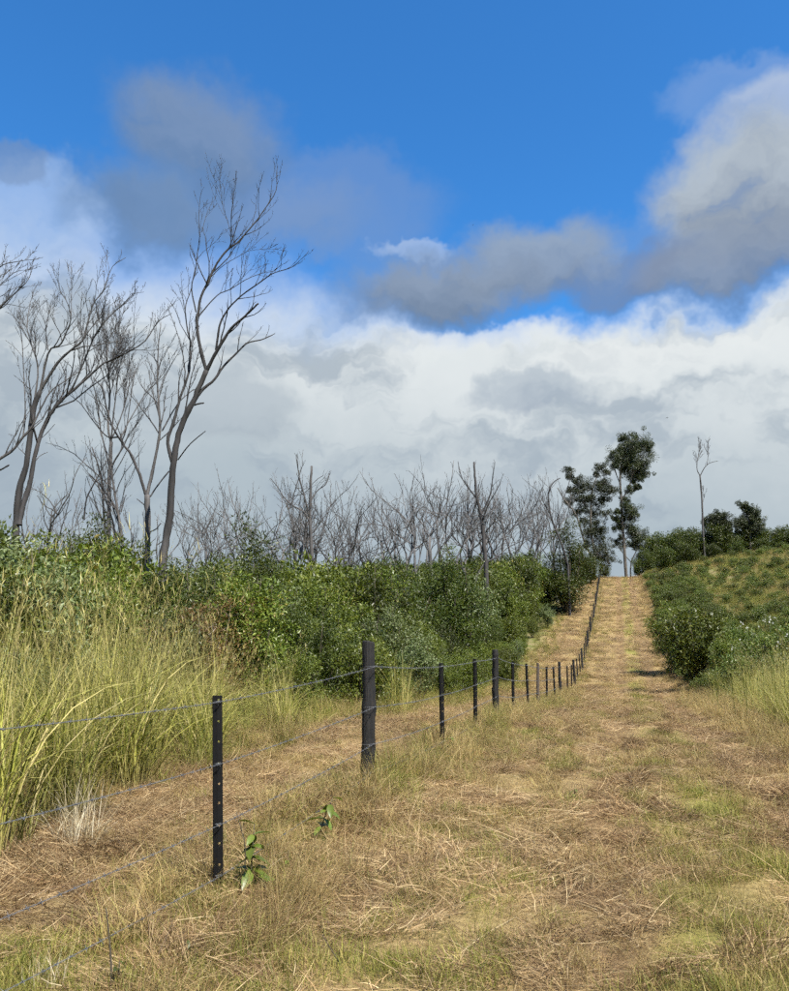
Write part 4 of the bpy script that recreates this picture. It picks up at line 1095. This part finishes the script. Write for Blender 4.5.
def build_fence():
    f = thing('barbed_wire_fence', 'barbed wire fence of black steel pickets and dark timber posts running up the hill', 'fence', (FX, 4.96, gz(FX, 4.96)))
    org = np.array(f.location)
    px = [218, 367, 442, 475, 495.5, 513, 528, 537.5, 547, 555, 560.7, 568]
    ys = [1.9]
    for x in px:
        d = ray(x, 700); ys.append(d[1] * FX / d[0])
    ys[1] = 4.96; ys[2] = 8.11
    while ys[-1] < 116: ys.append(ys[-1] + random.uniform(2.75, 3.05))
    pm = picket_mesh(); tms = [timber_mesh(3, 1.47, .066, M['timber']), timber_mesh(4, 1.36, .070, M['timber']), timber_mesh(5, 1.33, .045, M['timber2']), timber_mesh(6, 1.36, .062, M['timber'])]
    lean = {1: (-.0, -.05), 2: (0.01, .03), 3: (0, -.01), 5: (0, .0)}
    HW = [1.18, .78, .40, .11]
    W = [[] for _ in HW]
    for k, y in enumerate(ys):
        z = gz(FX, y); wood = (k % 3 == 2)
        if wood:
            ti = {2: 0, 5: 1, 8: 2}.get(k, 3)
            o = obj('timber_post', tms[ti], f, Vector((FX, y, z) - org))
            o['label'] = 'round blackened timber post' if ti != 2 else 'thin weathered brown timber post'
        else:
            o = obj('steel_picket', pm, f, Vector((FX, y, z) - org)); o['label'] = 'black star-section steel picket with punched holes'
        l = lean.get(k, (random.uniform(-.025, .025), random.uniform(-.03, .03)))
        o.rotation_euler = (l[0], l[1], 0 if not wood else random.uniform(0, 6))
        r = .075 if wood else .042
        for i, h in enumerate(HW):
            off = math.tan(l[1]) * h
            hh = h + (.035 if wood else 0) + random.uniform(-.012, .012)
            W[i].append(np.array((FX + r * .75 + off, y - .0, z + hh)) - org)
        if k < 14:
            for i, h in enumerate(HW):                      # a twist of tie wire at each strand
                T = Tubes(); n = 14; a = np.linspace(0, 2 * math.pi * 1.6, n)
                cen = np.array((FX + math.tan(l[1]) * h, y, W[i][-1][2] + org[2])) - org
                rr = (r * .95) if wood else .026
                T.add(np.column_stack([rr * np.cos(a), rr * np.sin(a), np.linspace(-.012, .016, n)]), .0019, 3, cap=False)
                obj('wire_tie', T.mesh('wire_tie', M['wire']), f, tuple(cen))
    for i in range(len(HW)):
        pts = np.array(W[i]); T = Tubes(); B = Tubes()
        path = []
        for a, b in zip(pts[:-1], pts[1:]):
            L = np.linalg.norm(b - a); near = (a[1] + org[1]) < 30
            n = int(L / .018) if near else 8
            t = np.linspace(0, 1, n, endpoint=False)[:, None]
            sag = -.014 * 4 * t * (1 - t) * (L / 3) ** 2
            path.append((a * (1 - t) + b * t + sag * np.array((0, 0, 1)), near))
        for seg, near in path:
            pass
        nearp = np.concatenate([s for s, n in path if n]); farp = np.concatenate([nearp[-1:]] + [s for s, n in path if not n] + [pts[-1:]])
        s = np.concatenate([[0], np.cumsum(np.linalg.norm(np.diff(nearp, axis=0), axis=1))]); ph = s * 2 * math.pi / .085
        for sg in (0, math.pi):
            hx = np.column_stack([np.cos(ph + sg), np.zeros(len(s)), np.sin(ph + sg)]) * .0028
            T.add(nearp + hx, .0014, 4, cap=False)
        T.add(farp, .0024, 4, cap=False)
        o = obj('barbed_wire', T.mesh('barbed_wire', M['wire']), f); o['label'] = 'twisted galvanised barbed wire strand'
        # barbs
        g = np.random.default_rng(60 + i); q = .05
        while q < s[-1]:
            k = int(np.searchsorted(s, q)); c = nearp[min(k, len(nearp) - 1)]; a0 = g.uniform(0, 6.28)
            for m in range(2):
                a = a0 + m * 1.5; d = np.array((math.cos(a), .25 * (1 if m else -1), math.sin(a))) * .019
                cc = c + np.array((0, (m - .5) * .008, 0))
                B.add([cc - d, cc, cc + d], [.0005, .0019, .0005], 3, cap=False)
            n = 9; a = np.linspace(0, 4 * math.pi, n)
            B.add(np.column_stack([c[0] + .0052 * np.cos(a), c[1] + np.linspace(-.009, .009, n), c[2] + .0052 * np.sin(a)]), .0014, 3, cap=False)
            q += g.uniform(.095, .125)
        ob = obj('barbs', B.mesh('barbs', M['wire']), o); ob['kind'] = 'stuff'
build_fence()

# ------------------------------------------------------------------ single grass clumps and weeds
def clump_thing(label, x, y, n, h, spread, curl, mat, seed, rad=.18, w=(.004, .008), zextra=0.0, rndr=(0, 1), lean_az=None):
    g = np.random.default_rng(seed)
    b = disc(n, rad, g); az = U(g, 0, 6.28, n) if lean_az is None else g.normal(lean_az, .9, n)
    me = blade_mesh('blades', [blades(n, b, U(g, h[0], h[1], n), az, U(g, .02, spread, n), U(g, .05, curl, n), U(g, w[0], w[1], n), 6, g, rnd=U(g, rndr[0], rndr[1], n), wig=.3)], mat)
    o = obj('grass_clump', me, None, (x, y, gz(x, y) - .01)); tag(o, label, 'grass clump')
    return o
def gp(px, py, zoff=0.0):
    """where the sight line meets the ground"""
    d = ray(px, py); k = 3.0
    for i in range(4000):
        p = np.array((0, 0, EYE)) + d / np.linalg.norm(d) * k
        if p[2] <= gz(p[0], p[1]) + zoff: break
        k += .02
    return p
def build_clumps():
    p = gp(62, 842); clump_thing('bleached pale dry grass clump at the foot of the tall grass', p[0] + .15, p[1], 190, (.2, .62), .85, .9, M['grass_pale'], 1, .2, (.003, .007))
    p = gp(385, 790); clump_thing('green and straw grass clump at the foot of the nearest timber post', p[0], p[1], 150, (.25, .7), .8, 1.5, M['grass_tall'], 2, .2, (.003, .006))
    p = gp(352, 800); clump_thing('thin dry grass tuft in front of the nearest timber post', p[0], p[1], 90, (.2, .5), .7, 1.2, M['grass_dry'], 3, .18, (.003, .005))
    p = gp(262, 940); clump_thing('long fine dry grass sprawling right of the nearest steel picket', p[0], p[1], 260, (.25, .7), .9, 1.1, M['grass_dry'], 4, .22, (.0018, .0035), lean_az=.3)
    p = gp(235, 968); clump_thing('green tuft in the grass in front of the nearest steel picket', p[0], p[1], 120, (.12, .32), .7, 1.0, M['grass_green'], 5, .14, (.002, .004))
    p = gp(300, 900); clump_thing('fine tan grass leaning over behind the broad-leaved weed', p[0], p[1], 200, (.2, .55), .9, 1.0, M['grass_dry'], 6, .25, (.0018, .0035), lean_az=.2)
    for k, (x, y) in enumerate([(408, 712), (418, 706), (398, 718)]):
        p = gp(x, y); clump_thing(['tall straw-yellow grass clump against the thicket behind the nearest timber post', 'yellow grass stems just right of the straw-yellow clump', 'drooping yellow grass just left of the straw-yellow clump'][k], p[0], p[1], 90, (.7, 1.6), .35, 1.6, M['grass_tall'], 10 + k, .2, (.006, .012), rndr=(.55, 1))
    for k, (x, y, lab) in enumerate([(735, 705, 'arching yellow-green grass clump on the right verge'), (765, 712, 'yellow-green grass clump nearest the right edge of the picture'), (712, 698, 'darker green grass clump at the inner side of the right verge'), (785, 722, 'coarse grass clump cut by the right edge of the picture'), (750, 700, 'grass clump behind the arching one on the right verge')]):
        p = gp(x, y); clump_thing(lab, p[0] + .35, p[1], 190, (.6, 1.45), .55, 1.3, M['grass_tall'], 20 + k, .32, (.005, .010), rndr=(0, .75))
    p = gp(45, 985); clump_thing('short dry stubble tuft in the bottom left corner', p[0], p[1], 60, (.08, .2), .5, .7, M['grass_pale'], 30, .1, (.002, .004))
    p = gp(20, 975)
build_clumps()

def leaf_shape(L, W, seg=5, bend=.5):
    """one broad leaf along +x, gently folded and bent"""
    t = np.linspace(0, 1, seg + 1); w = W * .5 * np.sin(np.pi * np.clip(t * .93 + .05, 0, 1)) ** .8
    x = L * t; z = -bend * L * t * t * .5
    V = []
    for k in range(seg + 1): V += [(x[k], -w[k], z[k] + w[k] * .35), (x[k], 0, z[k]), (x[k], w[k], z[k] + w[k] * .35)]
    F = []
    for k in range(seg):
        a = 3 * k; F += [(a, a + 3, a + 4, a + 1), (a + 1, a + 4, a + 5, a + 2)]
    return np.array(V), np.array(F)
def weed(name, label, x, y, H, n, L, mat, seed, lean=(0, 0), t0=.25):
    g = np.random.default_rng(seed); z0 = gz(x, y)
    t = thing(name, label, 'weed', (x, y, z0))
    path = resample([(0, 0, -.03), (lean[0] * .4, lean[1] * .4, H * .5), (lean[0], lean[1], H)], 7)
    T = Tubes(); T.add(path, np.linspace(.006, .0025, 7), 5); obj('stem', T.mesh('stem', M['stem']), t)
    V, F = leaf_shape(1.0, .48)
    me = [mesh_np('leaf', V, F, mat, {'rnd': np.full(len(V), .2 + .18 * q)}, True) for q in range(4)]
    for k in range(n):
        u = t0 + (1 - t0) * k / max(n - 1, 1); i = min(6, int(u * 6))
        o = obj('leaf', me[k % 4], t, tuple(path[i])); s = L * g.uniform(.65, 1.15) * (1.1 - .45 * u)
        o.scale = (s, s, s); o.rotation_euler = (g.uniform(-.4, .4), g.uniform(-.5, .7), k * 2.4 + g.uniform(-.4, .4))
    return t
def build_weeds():
    p = gp(250, 892); weed('broadleaf_weed', 'bright green broad-leaved weed beside the nearest steel picket', p[0], p[1], .42, 18, .17, M['leaf_weed'], 1, (.03, -.03), .25)
    p = gp(318, 840); weed('broadleaf_weed', 'leafy green sprig leaning in the grass between the first two posts', p[0], p[1], .32, 12, .16, M['leaf_weed'], 2, (.12, .0), .3)
    p = gp(288, 872); weed('broadleaf_weed', 'small dark weed with few leaves left of the leafy sprig', p[0], p[1], .14, 5, .07, M['leaf_weed'], 3)
    p = gp(448, 752); weed('broadleaf_weed', 'small round-leaved weed at the foot of the second steel picket', p[0], p[1], .2, 6, .13, M['leaf_weed'], 4, (.05, 0))
    p = gp(187, 962); weed('broadleaf_weed', 'low weed with one white flower near the bottom edge', p[0], p[1], .10, 6, .07, M['leaf_dark'], 5)
    p = gp(118, 985); weed('broadleaf_weed', 'drooping grey-green weed leaf at the foot of the bare brown stem', p[0], p[1], .10, 4, .10, M['leaf_dark'], 6)
    p = gp(575, 800); weed('broadleaf_weed', 'small green seedling in the straw left of the wheel rut', p[0], p[1], .10, 6, .09, M['leaf_weed'], 7)
    def stick(label, pts, r, mat='stem', name='dry_stem', cat='stem', tw=0):
        pts = np.array(pts); b = pts[0]; T = Tubes(); q = resample(pts - b, 9); rad = np.linspace(r, r * .45, 9); T.add(q, rad, 5)
        if tw: sprout(T, q, rad, np.random.default_rng(5), 2, .2, tw, .3, (.4, .9), .0012)
        o = obj(name, T.mesh(name, M[mat]), None, tuple(b)); tag(o, label, cat)
    def up(px0, py0, px1, py1):
        p = gp(px0, py0); D = -p[0] * math.sin(YAW) + p[1] * math.cos(YAW); return p, at(px1, py1, D)
    a, b = up(112, 990, 106, 908); a[2] -= .02; stick('bare upright brown stem near the bottom left corner', [a, (a + b) / 2 + np.array((.008, 0, 0)), b], .006, tw=.4)
    a, b = up(244, 880, 243, 812); a[2] -= .02; stick('dead brown weed stalk with curled leaves by the nearest steel picket', [a, (a + b) / 2 + np.array((.012, 0, 0)), b + np.array((-.05, 0, 0))], .005, tw=.8)
    a, b = up(342, 965, 322, 935); a[2] -= .01; stick('short bare twig standing in the straw near the bottom', [a, (a + b) / 2, b], .004, tw=.8)
    a = gp(10, 948); b = gp(85, 952); m = (a + b) / 2; m[2] += .05; stick('long pale straw stalk lying at the bottom left', [a, m, b], .004, 'pale')
    a = gp(18, 880); b = gp(75, 852); m = (a + b) / 2; m[2] += .03; stick('long pale straw stalk lying before the bleached clump', [a, m, b], .0045, 'pale')
    a = gp(590, 870); b = gp(705, 842); m = (a + b) / 2; m[2] += .04; a[2] += .01; b[2] += .03; stick('long bent straw stalk lying across the wheel rut', [a, m, b], .004, 'pale')
    a = gp(430, 980); b = gp(520, 915); m = (a + b) / 2; m[2] += .03; stick('thin straw stalk lying in the grass at bottom centre', [a, m, b], .003, 'pale')
    # white-flowered weeds above the verge grass
    m, N, bb, out = new_mat('petal'); bb.inputs['Base Color'].default_value = (.78, .78, .74, 1); bb.inputs['Roughness'].default_value = .6; M['petal'] = m
    g = np.random.default_rng(77)
    spots = [(712, 640, 612), (741, 660, 622), (747, 655, 628), (752, 660, 630), (765, 655, 615), (770, 658, 617), (778, 668, 642), (740, 668, 640), (731, 660, 645), (758, 650, 622), (775, 655, 618), (785, 660, 632)]
    pet = []
    V, F = leaf_shape(.017, .010, 3, .3)
    for k, (px, pyb, pyt) in enumerate(spots):
        D = g.uniform(16, 21); tp = at(px, pyt, D); z0 = gz(tp[0], tp[1])
        t = thing('white_flower_weed', 'tall thin weed topped by small white flowers on the right verge', 'weed', (tp[0], tp[1], z0), 0, 1, 'white-flowered weeds on the right verge')
        H = tp[2] - z0; q = resample([(0, 0, -.02), (g.normal(0, .04), g.normal(0, .04), H * .5), (0, 0, H)], 6)
        T = Tubes(); rad = np.linspace(.008, .003, 6); T.add(q, rad, 4); sprout(T, q, rad, g, 2, .3, .6, .22, (.3, .7), .002); obj('stem', T.mesh('stem', M['leaf_low']), t)
        for h in range(3):
            vs_ = []; fs_ = []
            for a in range(7):
                an = a * 2 * math.pi / 7; R = np.array([[math.cos(an), -math.sin(an), 0], [math.sin(an), math.cos(an), 0], [0, 0, 1]])
                vs_.append(V @ R.T + (g.normal(0, .01, 3))); fs_.append(F + a * len(V))
            o = obj('flower', mesh_np('flower', np.concatenate(vs_), np.concatenate(fs_), M['petal'], {'rnd': np.full(7 * len(V), .5)}), t, (float(g.normal(0, .035)) if h else 0, float(g.normal(0, .035)) if h else 0, H - (.05 * h)))
            o.rotation_euler = (g.uniform(-.6, .9), g.uniform(-.6, .6), 0)
M['pale'] = bark_mat('pale_straw', (.34, .26, .14), (.58, .48, .30))
build_weeds()

# ------------------------------------------------------------------ birds
def bird(label, px, py, D, span, bank):
    m = M.get('bird')
    if not m:
        m, N, b, out = new_mat('bird_feather'); b.inputs['Base Color'].default_value = (.015, .014, .013, 1); b.inputs['Roughness'].default_value = .7; M['bird'] = m
    c = at(px, py, D)
    t = thing('bird', label, 'bird', c, bank, span, 'birds in flight')
    T = Tubes(); T.add([(-.22, 0, 0), (-.12, 0, .01), (.05, 0, .0), (.18, 0, .02), (.24, 0, .03), (.29, 0, .02)], [.015, .05, .07, .05, .045, .01], 7); obj('body', T.mesh('body', m), t)
    for s in (-1, 1):
        V = np.array([(.10, 0, .03), (-.08, 0, .03), (.12, s * .25, .13), (-.06, s * .25, .12), (.04, s * .5, .10), (-.05, s * .48, .09)]); V = np.vstack([V, V - np.array((0, 0, .012))])
        F = np.array([[0, 2, 3, 1], [2, 4, 5, 3], [6, 7, 9, 8], [8, 9, 11, 10], [0, 6, 8, 2], [2, 8, 10, 4], [1, 3, 9, 7], [3, 5, 11, 9], [4, 10, 11, 5]])
        obj('wing', mesh_np('wing', V, F, m), t)
    T = Tubes(); T.add([(-.20, 0, 0), (-.36, 0, -.01)], [.03, .05], 4); obj('tail', T.mesh('tail', m), t)
bird('dark bird flying in the white clouds right of the tallest gum', 667, 418, 150, .8, 1.2)
bird('tiny dark bird high against the grey cloud near the centre', 473, 225, 190, .55, .4)
